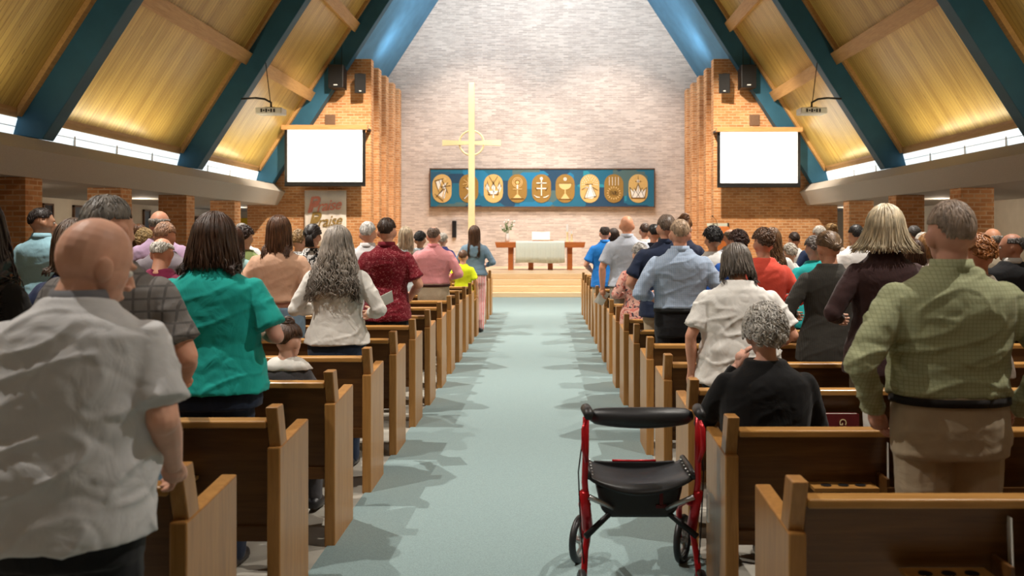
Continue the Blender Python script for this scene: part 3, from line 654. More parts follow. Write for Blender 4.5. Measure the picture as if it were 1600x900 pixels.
# ---------------------------------------------------------------- rollator
ro = thing('rollator', 'red and black rollator walker parked in the aisle beside the right pews', 'walker', (.405, 3.75, 0))
def wheel(x, y, r, rz, nm='wheel'):
    g_ = B(); tube(g_, [(0, (r-.018)*math.cos(2*PI*k/32), r+(r-.018)*math.sin(2*PI*k/32)) for k in range(32)], .018, 8, True)
    w_ = obj(nm, g_, M['softblack'], ro, True); w_.location = (x, y, 0); w_.rotation_euler.z = rz
    g_ = B(); tube(g_, [(0, (r-.036)*math.cos(2*PI*k/32), r+(r-.036)*math.sin(2*PI*k/32)) for k in range(32)], .009, 6, True)
    for k in range(5):
        a = 2*PI*k/5+.3; tube(g_, [(0, 0, r), (.008, (r*.35)*math.cos(a+.35), r+(r*.35)*math.sin(a+.35)), (0, (r-.036)*math.cos(a), r+(r-.036)*math.sin(a))], [.014, .010, .009], 6)
    ell(g_, (0, 0, r), (.024, .02, .02), 10, 6); obj('rim', g_, M['steel'], w_, True)
    return w_
for s in (-1, 1):
    hx = s*.235
    wheel(hx+s*.015, 0, .10, R(3)); wheel(hx+.0*s+(-.0 if s < 0 else .03), .63, .118, R(-24))
    g_ = B(); tube(g_, [(hx, 0, .84), (hx, .01, .70), (hx+s*.004, .03, .56), (hx-s*.01, .06, .42), (hx-s*.015, .09, .36), (hx-s*.0, .06, .26), (hx+s*.008, .02, .16), (hx+s*.0, 0, .10)], .0135, 10); obj('rear_frame_tube', g_, M['red'], ro, True)
    g_ = B(); tube(g_, [(hx-s*.01, .05, .46), (hx-s*.005, .30, .40), (hx, .52, .32), (hx+.01, .60, .27), (hx+.015, .625, .13)], .014, 10); obj('front_frame_tube', g_, M['red'], ro, True)
    g_ = B(); tube(g_, [(hx+s*.006, .03, .52), (hx-s*.012, .10, .34)], [.02, .024], 10); obj('hinge', g_, M['red'], ro, True)
    g_ = B(); tube(g_, [(hx-s*.006, -.11, .868), (hx-s*.006, -.06, .872), (hx, .02, .872), (hx, .04, .862)], [.019, .022, .022, .016], 12); obj('handgrip', g_, M['softblack'], ro, True)
    g_ = B(); tube(g_, [(hx, -.02, .835), (hx+s*.012, -.05, .80), (hx+s*.012, -.055, .72), (hx, -.03, .66)], [.009, .010, .010, .007], 8); obj('brake_lever', g_, M['red'], ro, True)
    g_ = B(); tube(g_, [(hx, .02, .85), (hx+s*.03, .04, .60), (hx+s*.02, .05, .35), (hx, .02, .14)], .003, 6); obj('brake_cable', g_, M['black'], ro, True)
    g_ = B(); tube(g_, [(hx, .03, .33), (hx-s*.12, .12, .41), (hx-s*.24, .20, .44), (hx-s*.40, .30, .40)], [.014, .012, .012, .012], 8); obj('cross_brace', g_, M['black'], ro, True)
    g_ = B(); tube(g_, [(hx-s*.015, .02, .50), (hx-s*.09, .06, .455), (hx-s*.12, .09, .43)], [.012, .010, .008], 8); obj('strut', g_, M['steel'], ro, True)
g_ = B(); box(g_, .272, .282, -.01, .02, .40, .52, .003); obj('reflector', g_, M['white'], ro)
# padded back band
g_ = B(); P_ = []; Rr = []
for k in range(21):
    u = k/20; x = -.215+.43*u; P_.append((x, .05-.04*math.sin(PI*u), .835)); Rr.append(.020+.024*math.sin(PI*min(1, max(0, u)))**.35)
tube(g_, P_, Rr, 14, flat=1.0); obj('back_band', g_, M['softblack'], ro, True)
# sling seat
g_ = B(); nx, ny = 20, 10; G = []
for i in range(nx+1):
    u = i/nx; G.append([g_.verts.new((-.22+.44*u, .03+.31*(j/ny), .585-.045*math.sin(PI*u)**.7-(.03 if j == 0 else .012 if j == 1 else 0)*math.sin(PI*u)-(.012*(1-abs(2*j/ny-1))))) for j in range(ny+1)])
for i in range(nx):
    for j in range(ny): g_.faces.new((G[i][j], G[i+1][j], G[i+1][j+1], G[i][j+1]))
o_ = obj('seat', g_, M['softblack'], ro, True); sd = o_.modifiers.new('s', 'SOLIDIFY'); sd.thickness = .012
g_ = B(); tube(g_, [(-.09, .14, .527), (-.04, .12, .523), (.04, .12, .523), (.09, .14, .527)], [.004, .010, .010, .004], 8); obj('seat_strap', g_, M['black'], ro, True)
for s in (-1, 1):
    g_ = B(); tube(g_, [(s*.222, .02, .585), (s*.224, .18, .59), (s*.222, .35, .585)], .013, 8)
    obj('seat_rail', g_, M['softblack'], ro, True)
    g_ = B()
    for q in range(6): ell(g_, (s*.205, .04+.05*q, .588), (.005, .005, .004), 8, 5)
    obj('rivet', g_, M['steel'], ro, True)
g_ = B(); tube(g_, [(-.10, .342, .573), (0, .342, .571), (.10, .342, .573)], .005, 8); obj('red_cord', g_, M['red'], ro, True)
g_ = B(); prism(g_, [(-.17, .45), (.17, .45), (.185, .572), (.10, .568), (-.10, .568), (-.185, .572)], .334, .352, 'y', .004); obj('bag_back', g_, M['softblack'], ro)
g_ = B(); prism(g_, [(-.19, .53), (.19, .53), (.165, .42), (.13, .385), (-.13, .385), (-.165, .42)], .10, .33, 'y', .015); obj('bag', g_, M['softblack'], ro)
g_ = B(); box(g_, .085, .10, .092, .10, .44, .50); box(g_, .07, .115, .092, .10, .43, .445); obj('bag_buckle', g_, M['hymnal'], ro)
# ---------------------------------------------------------------- people
def remesh(bm, vox, sm, name='m'):
    me = bpy.data.meshes.new('tmp'); bm.to_mesh(me); bm.free()
    o = bpy.data.objects.new('tmp', me); COL.objects.link(o)
    r = o.modifiers.new('r', 'REMESH'); r.mode = 'VOXEL'; r.voxel_size = vox; r.use_smooth_shade = True
    s_ = o.modifiers.new('s', 'SMOOTH'); s_.iterations = sm; s_.factor = .5
    dg = bpy.context.evaluated_depsgraph_get(); dg.update()
    out = bpy.data.meshes.new_from_object(o.evaluated_get(dg)); out.name = name
    bpy.data.objects.remove(o); bpy.data.meshes.remove(me)
    return out
def rings(bm, lst, n=28, ex=2.3, xf=None):
    prev = None; first = None
    for (z, rx, ry, cy) in lst:
        ring = []
        for k in range(n):
            a = 2*PI*k/n; ca, sa = math.cos(a), math.sin(a)
            p = Vector((rx*math.copysign(abs(ca)**(2/ex), ca), cy+ry*math.copysign(abs(sa)**(2/ex), sa), z))
            ring.append(bm.verts.new(xf(p) if xf else p))
        if prev:
            for k in range(n): bm.faces.new((prev[k], prev[(k+1) % n], ring[(k+1) % n], ring[k]))
        else: first = ring
        prev = ring
    bm.faces.new(first[::-1]); bm.faces.new(prev)
def meshobj(name, me, mat, parent):
    me.materials.clear(); me.materials.append(mat)
    for p in me.polygons: p.use_smooth = True
    o = bpy.data.objects.new(name, me); COL.objects.link(o); o.parent = parent
    return o
_mc = {}
def skin(tone):
    k = ('skin', tone)
    if k not in _mc:
        m = noisy('skin', tone, .5, 14, .10, .12, .002, .35); b = m.node_tree.nodes['Principled BSDF']
        b.inputs['Subsurface Weight'].default_value = .08; b.inputs['Subsurface Radius'].default_value = (.02, .008, .004)
        _mc[k] = m
    return _mc[k]
def hairm(c):
    k = ('hair', c)
    if k not in _mc:
        m, nt, b = new_mat('hair')
        n = N(nt, 'ShaderNodeTexNoise', i_Scale=14.0, i_Detail=4.0); L(nt, coords(nt, (3, 3, .8)), n.inputs[0])
        r = ramp(nt, n.outputs[0], [(.3, tuple(x*.5 for x in c)), (.7, tuple(min(1, x*1.35) for x in c))]); L(nt, r.outputs[0], b.inputs['Base Color'])
        b.inputs['Roughness'].default_value = .42; b.inputs['Specular IOR Level'].default_value = .5
        n2 = N(nt, 'ShaderNodeTexNoise', i_Scale=60.0, i_Detail=3.0); L(nt, coords(nt, (3, 3, .4)), n2.inputs[0]); bump(nt, b, n2.outputs[0], .5, .004)
        _mc[k] = m
    return _mc[k]
def cloth(c, pat=None, c2=None, sc=1.0, rough=.85):
    k = ('cloth', c, pat, c2, sc)
    if k in _mc: return _mc[k]
    m, nt, b = new_mat('cloth')
    n = N(nt, 'ShaderNodeTexNoise', i_Scale=7.0, i_Detail=6.0); L(nt, coords(nt, (1, 1, 1.6)), n.inputs[0])
    base = ramp(nt, n.outputs[0], [(.3, tuple(x*.92 for x in c)), (.7, tuple(min(1, x*1.06) for x in c))]).outputs[0]
    t = nt.nodes.new('ShaderNodeTexCoord'); s = nt.nodes.new('ShaderNodeSeparateXYZ'); L(nt, t.outputs['Object'], s.inputs[0])
    def stripe(o_, f, w_): return math_(nt, 'LESS_THAN', math_(nt, 'FRACT', math_(nt, 'MULTIPLY', o_, f)), w_)
    if pat in ('check', 'plaid'):
        f, w_ = (70*sc, .22) if pat == 'check' else (22*sc, .18)
        a = stripe(s.outputs[0], f, w_); d = stripe(s.outputs[2], f, w_)
        fac = math_(nt, 'MAXIMUM', a, d); base = mx(nt, math_(nt, 'MULTIPLY', fac, .6), base, c2)
    elif pat == 'stripe':
        base = mx(nt, stripe(s.outputs[0], 24*sc, .5), base, c2)
    elif pat in ('floral', 'speck', 'zebra'):
        v = N(nt, 'ShaderNodeTexNoise', i_Scale={'floral': 16, 'speck': 60, 'zebra': 30}[pat]*sc, i_Detail=2.0, i_Distortion=1.5); L(nt, coords(nt), v.inputs[0])
        fac = math_(nt, 'GREATER_THAN', v.outputs[0], {'floral': .56, 'speck': .60, 'zebra': .5}[pat]); base = mx(nt, fac, base, c2)
        if pat == 'floral':
            v2 = N(nt, 'ShaderNodeTexNoise', i_Scale=13*sc, i_Detail=2.0, i_Distortion=2.0); L(nt, coords(nt, (1, 1, 1), (1, 2, 0)), v2.inputs[0])
            base = mx(nt, math_(nt, 'GREATER_THAN', v2.outputs[0], .60), base, (.06, .05, .07))
    elif pat == 'denim':
        v = N(nt, 'ShaderNodeTexNoise', i_Scale=3.0, i_Detail=5.0); L(nt, coords(nt), v.inputs[0])
        base = mx(nt, math_(nt, 'MULTIPLY', v.outputs[0], .6), base, c2)
    elif pat == 'knit':
        f = math_(nt, 'FRACT', math_(nt, 'MULTIPLY', s.outputs[0], 90.0)); base = mx(nt, math_(nt, 'MULTIPLY', f, .5), base, c2)
    L(nt, base, b.inputs['Base Color']); b.inputs['Roughness'].default_value = rough; b.inputs['Specular IOR Level'].default_value = .2
    b.inputs['Sheen Weight'].default_value = .1
    n3 = N(nt, 'ShaderNodeTexNoise', i_Scale=9.0, i_Detail=3.0, i_Distortion=1.2); L(nt, coords(nt, (1, 1, .8), (.3, .5, .2)), n3.inputs[0])
    bump(nt, b, n3.outputs[0], .35, .02)
    _mc[k] = m
    return m
def disp_cloth(me, amp, seed, scale=1.0):
    off = Vector((seed*3.1, seed*1.7, seed*.9)); vs = me.vertices
    nrm = [v.normal.copy() for v in vs]; zr = (min(v.co.z for v in vs), max(v.co.z for v in vs))
    for v, n_ in zip(vs, nrm):
        p = v.co
        a = noise.noise(Vector((p.x*5+p.z*3, p.y*5, p.z*8-p.x*3))*scale+off)
        r2 = max(0, 1-abs(noise.noise(Vector((p.x*6-p.z*4, p.y*6, p.z*9+p.x*5))*scale*1.5+off*2))*3)
        r_ = 1-abs(noise.noise(Vector((p.x*2+p.z*3, p.y*4, p.z*8-p.x*3.5))*scale*1.3-off))*2
        d = a*.45+(max(0, r_)**4)*.8-(r2**2)*.35+noise.noise(p*22+off)*.06
        lo_, hi_ = zr
        k = .45+.55*min(1, max(0, (hi_-p.z)/max(.01, (hi_-lo_)*.6)))
        v.co = p+n_*(d*amp*k*.72)
def hand(bm, w_, d, side, curl=.6, s=1.0):
    """w_ wrist, d forearm direction, side +1 right -1 left; palm, four bent fingers of unequal length and a thumb"""
    d = d.normalized(); up = Vector((0, 1, 0)) if abs(d.y) < .7 else Vector((0, 0, 1))
    n_ = Vector((-side, 0, 0))                                     # palm faces the body
    if abs(d.dot(n_)) > .8: n_ = Vector((0, 0, -1))
    u = d.cross(n_).normalized(); n_ = u.cross(d).normalized()
    if u.dot(up) < 0: u = -u                                       # thumb side forward / up
    tube(bm, [w_-d*.03*s, w_+d*.01*s, w_+d*.05*s, w_+d*.088*s], [.026*s, .030*s, .038*s, .036*s], 12, flat=.6)
    ell(bm, w_+d*.05*s, (.034*s, .034*s, .034*s), 10, 8)
    for i, (off, ln) in enumerate(((.029, .070), (.010, .080), (-.010, .074), (-.028, .058))):
        p = w_+d*.082*s+u*off*s; pts = [p]; dd = d.copy(); a = curl*.5
        for k, f in enumerate((.45, .32, .26)):
            dd = (d*math.cos(a)+n_*math.sin(a)).normalized(); p = p+dd*ln*f*s; pts.append(p); a += curl*.7
        tube(bm, pts, [.0095*s, .0088*s, .0080*s, .0065*s], 8); ell(bm, pts[-1], (.0065*s,)*3, 8, 6)
    p = w_+d*.025*s+u*.026*s; q = p+(u*.7+d*.6+n_*.25)*.036*s; r_ = q+(u*.25+d*.8+n_*.4)*.032*s
    tube(bm, [p, q, r_], [.013*s, .011*s, .008*s], 8); ell(bm, r_, (.008*s,)*3, 8, 6)
ARM = {
 'down': ((.262, -.03, 1.135), (.262, .06, .90)),
 'front': ((.275, -.045, 1.15), (.15, .22, 1.13)),
 'frontlow': ((.28, -.03, 1.14), (.17, .23, 1.02)),
 'wide': ((.30, -.05, 1.15), (.19, .20, 1.10)),
 'pocket': ((.325, -.09, 1.15), (.235, .04, .95)),
 'chest': ((.25, .02, 1.16), (.10, .22, 1.28)),
 'rail': ((.275, .03, 1.14), (.26, .30, 1.0)),
}
PEOPLE = []
def person(label, X, Y, H, shirt, trousers, hair, tone=(.62, .36, .25), w=1.0, belly=0, fem=False, arms=('front', 'front'), sleeve='short',
           tuck=False, hem=.84, turn=0, bow=0, tilt=0, lean=0, sit=None, collar=None, vox=.014, folds=.006, rz=0, belt=None, neckc=None, hand_vox=False, skirt=False, scarf=None, hs=1.02, hips=None, neck=0):
    """shirt=(colour,pattern,colour2,scale); hair=(style,colour)"""
    s = H/1.75; tone = tuple(min(.8, x*1.12) for x in tone)
    t = thing('person', label, 'person', (X, Y, 0), rz)
    seed = len(PEOPLE)+1; PEOPLE.append(t)
    dz = 0 if sit is None else sit-.93*s                           # drop of the trunk when seated
    LR = Matrix.Rotation(-R(lean), 4, 'X')
    hip = Vector((0, 0, .95*s))
    def xf(p):                                                     # lean the trunk about the hips
        q = Vector(p)
        if q.z > hip.z:
            k = min(1, (q.z-hip.z)/(.25*s)); q = hip+Matrix.Rotation(-R(lean*k), 3, 'X') @ (q-hip)
        return q+Vector((0, 0, dz))
    def torso(off, z0, flare=0, blouse=0):
        o_ = off; wm = w
        wa = .138 if fem else .150; hi = .178 if fem else .165; ch = .160 if fem else .178; sh = .168 if fem else .190
        T = [(.80, hi*.98, .125, -.005), (.88, hi, .128, -.005), (.96, hi*.985, .122, 0), (1.04, (hi*.4+wa*.6)+belly*.6, .112+belly, .005+belly*.3), (1.12, wa+belly*.9, .108+belly, .01+belly*.3),
             (1.20, (wa+ch)/2+belly*.7, .112+belly*.7, .005), (1.28, ch+belly*.3, .120+belly*.2, 0), (1.34, sh*.98, .118, -.005), (1.39, sh*.93, .106, -.012), (1.43, sh*.73, .088, -.018), (1.465, sh*.46, .068, -.018), (1.50, .064, .058, -.015)]
        out = []
        for (z, rx, ry, cy) in T:
            if z < z0-.04: continue
            k = 0
            if z < 1.1: k = flare*(1.1-z)/.3
            if blouse and z < 1.12: k += blouse
            out.append((max(z, z0)*s, (rx*wm+o_+k)*s, (ry*(.5+.5*wm)+o_+k)*s, cy*s))
        if out[0][0] > z0*s+1e-4: out.insert(0, (z0*s, out[0][1], out[0][2], out[0][3]))
        return out
    # joints
    SH = [xf((sd*.166*w*s*(.93 if fem else 1), -.012*s, 1.378*s)) for sd in (-1, 1)]
    AJ = []
    for i, sd in enumerate((-1, 1)):
        a = arms[i]
        e_, w_ = ARM[a] if isinstance(a, str) else a
        ex = .175*(w-1) if isinstance(a, str) else 0
        E = Vector(((e_[0]+ex)*sd*s, e_[1]*s, e_[2]*s)); W_ = Vector(((w_[0]+ex*.7)*sd*s, w_[1]*s, w_[2]*s))
        if isinstance(a, str): E, W_ = xf(E), xf(W_)
        AJ.append((E, W_))
    # head transform
    npv = xf((0, -.012*s, (1.502-neck)*s))
    HM = Matrix.Translation(npv) @ Matrix.Rotation(-R(turn), 4, 'Z') @ Matrix.Rotation(-R(bow+lean), 4, 'X') @ Matrix.Rotation(R(tilt), 4, 'Y') @ Matrix.Scale(s*hs, 4)
    def hp(x, y, z): return HM @ Vector((x, y, z))
    # ---- body
    bm = B(); rings(bm, torso(-.012, .80), xf=xf)
    hb = B()
    ell(hb, (0, -.006, .130), (.0755, .095, .098), 20, 14); ell(hb, (0, .022, .095), (.067, .070, .078), 16, 12); ell(hb, (0, .036, .052), (.052, .056, .050), 14, 10)
    ell(hb, (0, .076, .018), (.024, .020, .018), 10, 8); ell(hb, (0, .086, .128), (.046, .014, .011), 12, 8); ell(hb, (0, .088, .045), (.024, .012, .010), 10, 8)
    tube(hb, [(0, .090, .118), (0, .104, .095), (0, .112, .075)], [.008, .011, .014], 8)
    for sd in (-1, 1):
        ell(hb, (sd*.078, -.006, .092), (.011, .021, .033), 10, 8, (0, sd*.25, sd*-.35)); ell(hb, (sd*.012, .100, .072), (.009, .010, .008), 8, 6)
    tube(hb, [(0, -.028, -.075), (0, -.02, -.02), (0, -.012, .05), (0, -.01, .08)], [.062 if not fem else .055, .054 if not fem else .047, .052 if not fem else .046, .05], 16)
    bmesh.ops.transform(hb, matrix=HM, verts=hb.verts)
    tmp = bpy.data.meshes.new('t'); hb.to_mesh(tmp); hb.free(); bm.from_mesh(tmp); bpy.data.meshes.remove(tmp)
    aw = (.85 if fem else 1.0)*(.8+.2*w)
    for i, sd in enumerate((-1, 1)):
        E, W_ = AJ[i]; S_ = SH[i]
        ball_tube(bm, [S_, S_.lerp(E, .35), E, E.lerp(W_, .3), E.lerp(W_, .75), W_], [x*s*aw for x in (.052, .050, .042, .043, .033, .027)])
        if hand_vox: hand(bm, W_, W_-E, sd, .6, s)
    # legs
    if sit is None:
        LJ = [[(sd*.092*s, 0, .90*s), (sd*.095*s, .005, .70*s), (sd*.10*s, .01*s, .49*s), (sd*.10*s, -.01*s, .33*s), (sd*.10*s, -.02*s, .09*s)] for sd in (-1, 1)]
    else:
        LJ = [[(sd*.09*s, 0, sit+.02), (sd*.10*s, .2*s, sit+.03), (sd*.11*s, .43*s, sit+.03), (sd*.11*s, .42*s, sit*.6), (sd*.11*s, .40*s, .09)] for sd in (-1, 1)]
    for J in LJ: ball_tube(bm, J, [x*s for x in (.082, .075, .054, .052, .036)])
    me = remesh(bm, vox*(.5 if hand_vox else .85), 3 if not hand_vox else 2, 'body')
    if not hand_vox:
        b2 = B(); b2.from_mesh(me)
        for i, sd in enumerate((-1, 1)): hand(b2, AJ[i][1], AJ[i][1]-AJ[i][0], sd, .6, s)
        b2.to_mesh(me); b2.free()
    meshobj('body', me, skin(tone), t)
    # eyes
    if abs(turn) > 20:
        for sd in (-1, 1):
            e_ = B(); ell(e_, hp(sd*.030, .080, .108), (.011*s,)*3, 10, 8); obj('eye', e_, M['white'], t, True)
    # ---- trousers
    bm = B()
    top = 1.035 if tuck else 1.02
    T = [q for q in torso(.012, .80) if q[0] <= top*s+1e-4]
    lastz = T[-1]
    T.append((top*s, lastz[1]*.99, lastz[2]*.99, lastz[3]))
    rings(bm, T, xf=xf)
    if skirt:
        T = [(.35*s, .21*s, .13*s, 0), (.6*s, .20*s*w, .13*s, 0), (.9*s, .185*s*w, .13*s, 0)]
        if sit is None: rings(bm, T, ex=2.05)
    else:
        hwid = (hips or 1)
        for J in LJ: ball_tube(bm, [Vector(J[0]), Vector(J[1]), Vector(J[2]), Vector(J[3]), Vector(J[4])+Vector((0, 0, 0))], [x*s*(.75+.25*w)*hwid for x in (.105, .098, .080, .072, .064)])
        for sd in (-1, 1):
            if sit is None: ell(bm, (sd*.075*s*w, -.055*s, .88*s), (.095*s*w, .085*s, .10*s))
    me = remesh(bm, vox, 3, 'trousers'); disp_cloth(me, folds*.7, seed+40, .8); meshobj('skirt' if skirt else 'trousers', me, cloth(*trousers) if isinstance(trousers, tuple) else trousers, t)
    # ---- shirt
    bm = B()
    z0 = (1.022 if tuck else hem)
    rings(bm, torso(.019, z0, .0 if tuck else .030, .006 if tuck else 0), xf=xf)
    for i, sd in enumerate((-1, 1)):
        E, W_ = AJ[i]; S_ = SH[i]; aa = s*(.8+.2*w)*(.93 if fem else 1)
        if sleeve == 'short':
            k = E.lerp(S_, .22); ball_tube(bm, [S_, S_.lerp(E, .3), S_.lerp(E, .6)], [.063*aa, .068*aa, .068*aa]); tube(bm, [S_.lerp(E, .5), k], [.069*aa, .076*aa], 16)
        else:
            ball_tube(bm, [S_, S_.lerp(E, .35), S_.lerp(E, .7), E, E.lerp(W_, .35), E.lerp(W_, .8)], [.063*aa, .064*aa, .059*aa, .056*aa, .052*aa, .042*aa]); tube(bm, [E.lerp(W_, .7), E.lerp(W_, .96)], [.043*aa, .040*aa], 14)
    ell(bm, xf((0, -.02*s, 1.43*s)), (.11*s*w, .082*s, .06*s))
    me = remesh(bm, vox, 4, 'shirt'); disp_cloth(me, folds*1.35, seed)
    so = meshobj('shirt', me, cloth(*shirt), t)
    # collar
    if collar:
        cpv = xf((0, -.012*s, 1.512*s))
        g_ = B(); rr = (.060 if not fem else .056)*s
        lo, hi = [], []
        for k in range(28):
            a = 2*PI*k/28; c_, s_ = math.cos(a), math.sin(a)
            f = 1.09
            P0 = cpv+Vector((c_*rr*f*1.12, -.012*s+s_*rr*f*1.10, -.035*s-(.012*s if s_ > 0 else 0))); P1 = cpv+Vector((c_*rr*1.02, -.006*s+s_*rr*1.05, .012*s-(.03*s if s_ > .5 else 0)))
            lo.append(g_.verts.new(P0)); hi.append(g_.verts.new(P1))
        for k in range(28): g_.faces.new((lo[k], lo[(k+1) % 28], hi[(k+1) % 28], hi[k]))
        co = obj('collar', g_, collar if not isinstance(collar, tuple) else cloth(*collar), t, True)
        sd_ = co.modifiers.new('s', 'SOLIDIFY'); sd_.thickness = .012*s; sd_.offset = 1
    if belt:
        T = [q for q in torso(.019, .96) if q[0] <= 1.05*s]
        a = T[0]; g_ = B(); rings(g_, [(.994*s, a[1], a[2], a[3]), (1.023*s, a[1]*.995, a[2]*.995, a[3])], xf=xf); obj('belt', g_, cloth(belt), t, True)
    # shoes
    for J in LJ:
        g_ = B(); fx = J[4][0]; fy = J[4][1]
        tube(g_, [(fx, fy-.075*s, .032), (fx, fy-.05*s, .05), (fx, fy+.05*s, .045), (fx, fy+.13*s, .03), (fx, fy+.19*s, .026)], [.025, .042, .046, .044, .024], 12, flat=.9)
        sh_ = obj('shoe', g_, M['softblack'], t, True)
        for v in sh_.data.vertices: v.co.z = max(.0, v.co.z)
    # ---- hair
    if hair and hair[0] != 'bald': make_hair(t, HM, s*hs, hair, seed, npv)
    return t

def make_hair(t, HM, s, hair, seed, npv):
    style, c = hair[0], hair[1]; opt = hair[2] if len(hair) > 2 else {}
    rnd = random.Random(seed*13+5)
    bm = B(); cen = Vector((0, -.008, .132)); rad = Vector((.083, .103, .106))
    TOP = Matrix.Translation(Vector((0, 0, 0)))
    vol = opt.get('vol', 1.0)
    near = opt.get('n', 1.0)
    def surf(th, ph, k=1.0):
        return cen+Vector((rad.x*math.sin(th)*math.sin(ph), -rad.y*math.sin(th)*math.cos(ph), rad.z*math.cos(th)))*k   # ph 0 = back of the head
    def addcap(fn, kk=1.0, nph=32, nth=12):
        """closed-looking cap from crown down to th_end(ph)"""
        G = []
        for i in range(nph):
            ph = -PI+2*PI*i/nph; te = fn(ph)
            G.append([bm.verts.new(surf(.02+(te-.02)*j/nth, ph, kk*(1-(.06 if j == nth else 0)))) for j in range(nth+1)])
        for i in range(nph):
            A_, B_ = G[i], G[(i+1) % nph]
            for j in range(nth): bm.faces.new((A_[j], A_[j+1], B_[j+1], B_[j]))
    def endth(ph, back, side, front):
        a = abs(ph)/PI
        if a < .35: return back+(side-back)*max(0, (a-.18)/.17)
        if a < .62: return side
        return side+(front-side)*min(1, (a-.62)/.15)
    W3 = []
    locks = B()
    def lock(pts, r0, r1=None, seg=5):
        n = len(pts); r1 = r1 if r1 is not None else r0*.25
        tube(locks, pts, [r0*(.6+.4*math.sin(PI*min(1, (k+.6)/n)))*(1-(k/n)**3)+r1*(k/n)**3 for k in range(n)], seg, flat=.55)
    if style in ('short', 'curly', 'tight'):
        b_, s_, f_ = opt.get('back', 1.86), opt.get('side', 1.36), opt.get('front', .95)
        kk = {'short': 1.0, 'curly': 1.10, 'tight': 1.03}[style]*vol
        fn = lambda ph: endth(ph, b_, s_, f_)
        addcap(fn, kk)
        nl = int({'short': 330, 'curly': 430, 'tight': 90}[style]*near)
        for i in range(nl):
            ph = rnd.uniform(-PI, PI); te = fn(ph); th0 = math.acos(1-rnd.random()*(1-math.cos(te)))
            ln = rnd.uniform(.25, .5); pts = []
            j1, j2 = rnd.uniform(-1, 1), rnd.uniform(-1, 1)
            for k in range(6):
                u = k/5; th = min(te+.05, max(.05, th0+ln*u*(1.0 if style != 'curly' else .7)))
                if style == 'curly':
                    ax = u*7+j1*9; q = surf(th0+.13*math.sin(ax)*(.6+.4*j2), ph+.16*math.cos(ax*.9)*(.7+.3*j1)/max(.3, math.sin(th)), kk*(1.0+.035*math.sin(u*PI)+.03*j2))
                else: q = surf(th, ph+.14*j1*u/max(.3, math.sin(th)), kk*(.985+.020*math.sin(u*PI)+.010*j2-.045*(th/te)**5))
                pts.append(q)
            lock(pts, (.0048 if style == 'short' else .0068)/min(1.5, near**.5), seg=4)
    elif style == 'fringe':      # balding: hair only round the sides and back
        G = []
        nph = 30; lo_ = lambda ph: endth(ph, 1.95, 1.45, 1.4)
        hi_ = opt.get('top', 1.05)
        for i in range(nph+1):
            ph = -2.0+4.0*i/nph
            G.append([bm.verts.new(surf(hi_+(lo_(ph)-hi_)*j/6+(.25*(abs(ph)/2)**2 if j == 0 else 0), ph, .93 if j in (0, 6) else .962)) for j in range(7)])
        for i in range(nph):
            for j in range(6): bm.faces.new((G[i][j], G[i][j+1], G[i+1][j+1], G[i+1][j]))
        for i in range(int(260*near)):
            ph = rnd.uniform(-1.95, 1.95); th0 = rnd.uniform(hi_-.06+.2*(abs(ph)/2)**2, lo_(ph)-.1); j1 = rnd.uniform(-1, 1)
            lock([surf(min(lo_(ph), th0+.3*k/4), ph+.08*j1*k/4, .965+.02*math.sin(PI*k/4)) for k in range(5)], .0042, seg=4)
    elif style in ('bob', 'long', 'bun', 'pony'):
        kk = 1.06*vol
        fn = lambda ph: endth(ph, 2.0, 1.75 if style in ('bob', 'long') else 1.5, .85)
        addcap(fn, kk)
        drop = opt.get('drop', {'bob': .17, 'long': .36, 'bun': 0, 'pony': 0}[style])
        wav = opt.get('wave', .25)
        flare = opt.get('flare', .02); flip = opt.get('flip', 0)
        if style in ('bob', 'long'):
            nl = int(opt.get('locks', 260)*near)
            pr = rad*kk
            phm = opt.get('phmax', 2.15)
            # inner backing sheet
            for kb in (.93,):
                G = []
                for i in range(25):
                    ph = -phm+2*phm*i/24
                    col_ = []
                    for j in range(9):
                        u = j/8; q = surf(1.5, ph, kk*kb); q.z -= drop*.92*u; q = q+Vector((math.sin(ph)*flare*u, -math.cos(ph)*(.0)*u+(.018*u if math.cos(ph) > 0 else 0), 0)); col_.append(bm.verts.new(q))
                    G.append(col_)
                for i in range(24):
                    for j in range(8): bm.faces.new((G[i][j], G[i][j+1], G[i+1][j+1], G[i+1][j]))
            for i in range(nl):
                ph = rnd.uniform(-phm, phm); lay = rnd.uniform(.94, 1.05); j1, j2, j3 = rnd.uniform(-1, 1), rnd.uniform(-1, 1), rnd.uniform(0, 6)
                dr = drop*rnd.uniform(.78, 1.04); pts = []
                th0 = rnd.uniform(.05, .7)
                for k in range(5): pts.append(surf(th0+(1.5-th0)*k/4, ph*(.9+.1*k/4), kk*(lay+.01*math.sin(k+j3))))
                base = pts[-1].copy(); nseg = 10
                for k in range(1, nseg+1):
                    u = k/nseg; z_ = -dr*u
                    wv = wav*.045*u*math.sin(u*dr*34+j3)
                    taper = opt.get('taper', 0)*u
                    x_ = base.x*(1-taper)+math.sin(ph)*flare*u+wv*math.cos(ph)+j1*.012*u
                    y_ = base.y+(.022*u if math.cos(ph) > 0 else 0)-wv*.7+j2*.008*u
                    if flip: x_ += math.sin(ph)*flip*u**4; y_ -= math.cos(ph)*flip*u**4
                    pts.append(Vector((x_, y_, base.z+z_)))
                lock(pts, opt.get('r', .0075), .0015, seg=4)
        else:
            bz = opt.get('bun', (0, -.11, .19, .045)) if style == 'bun' else (0, -.11, .13, .03)
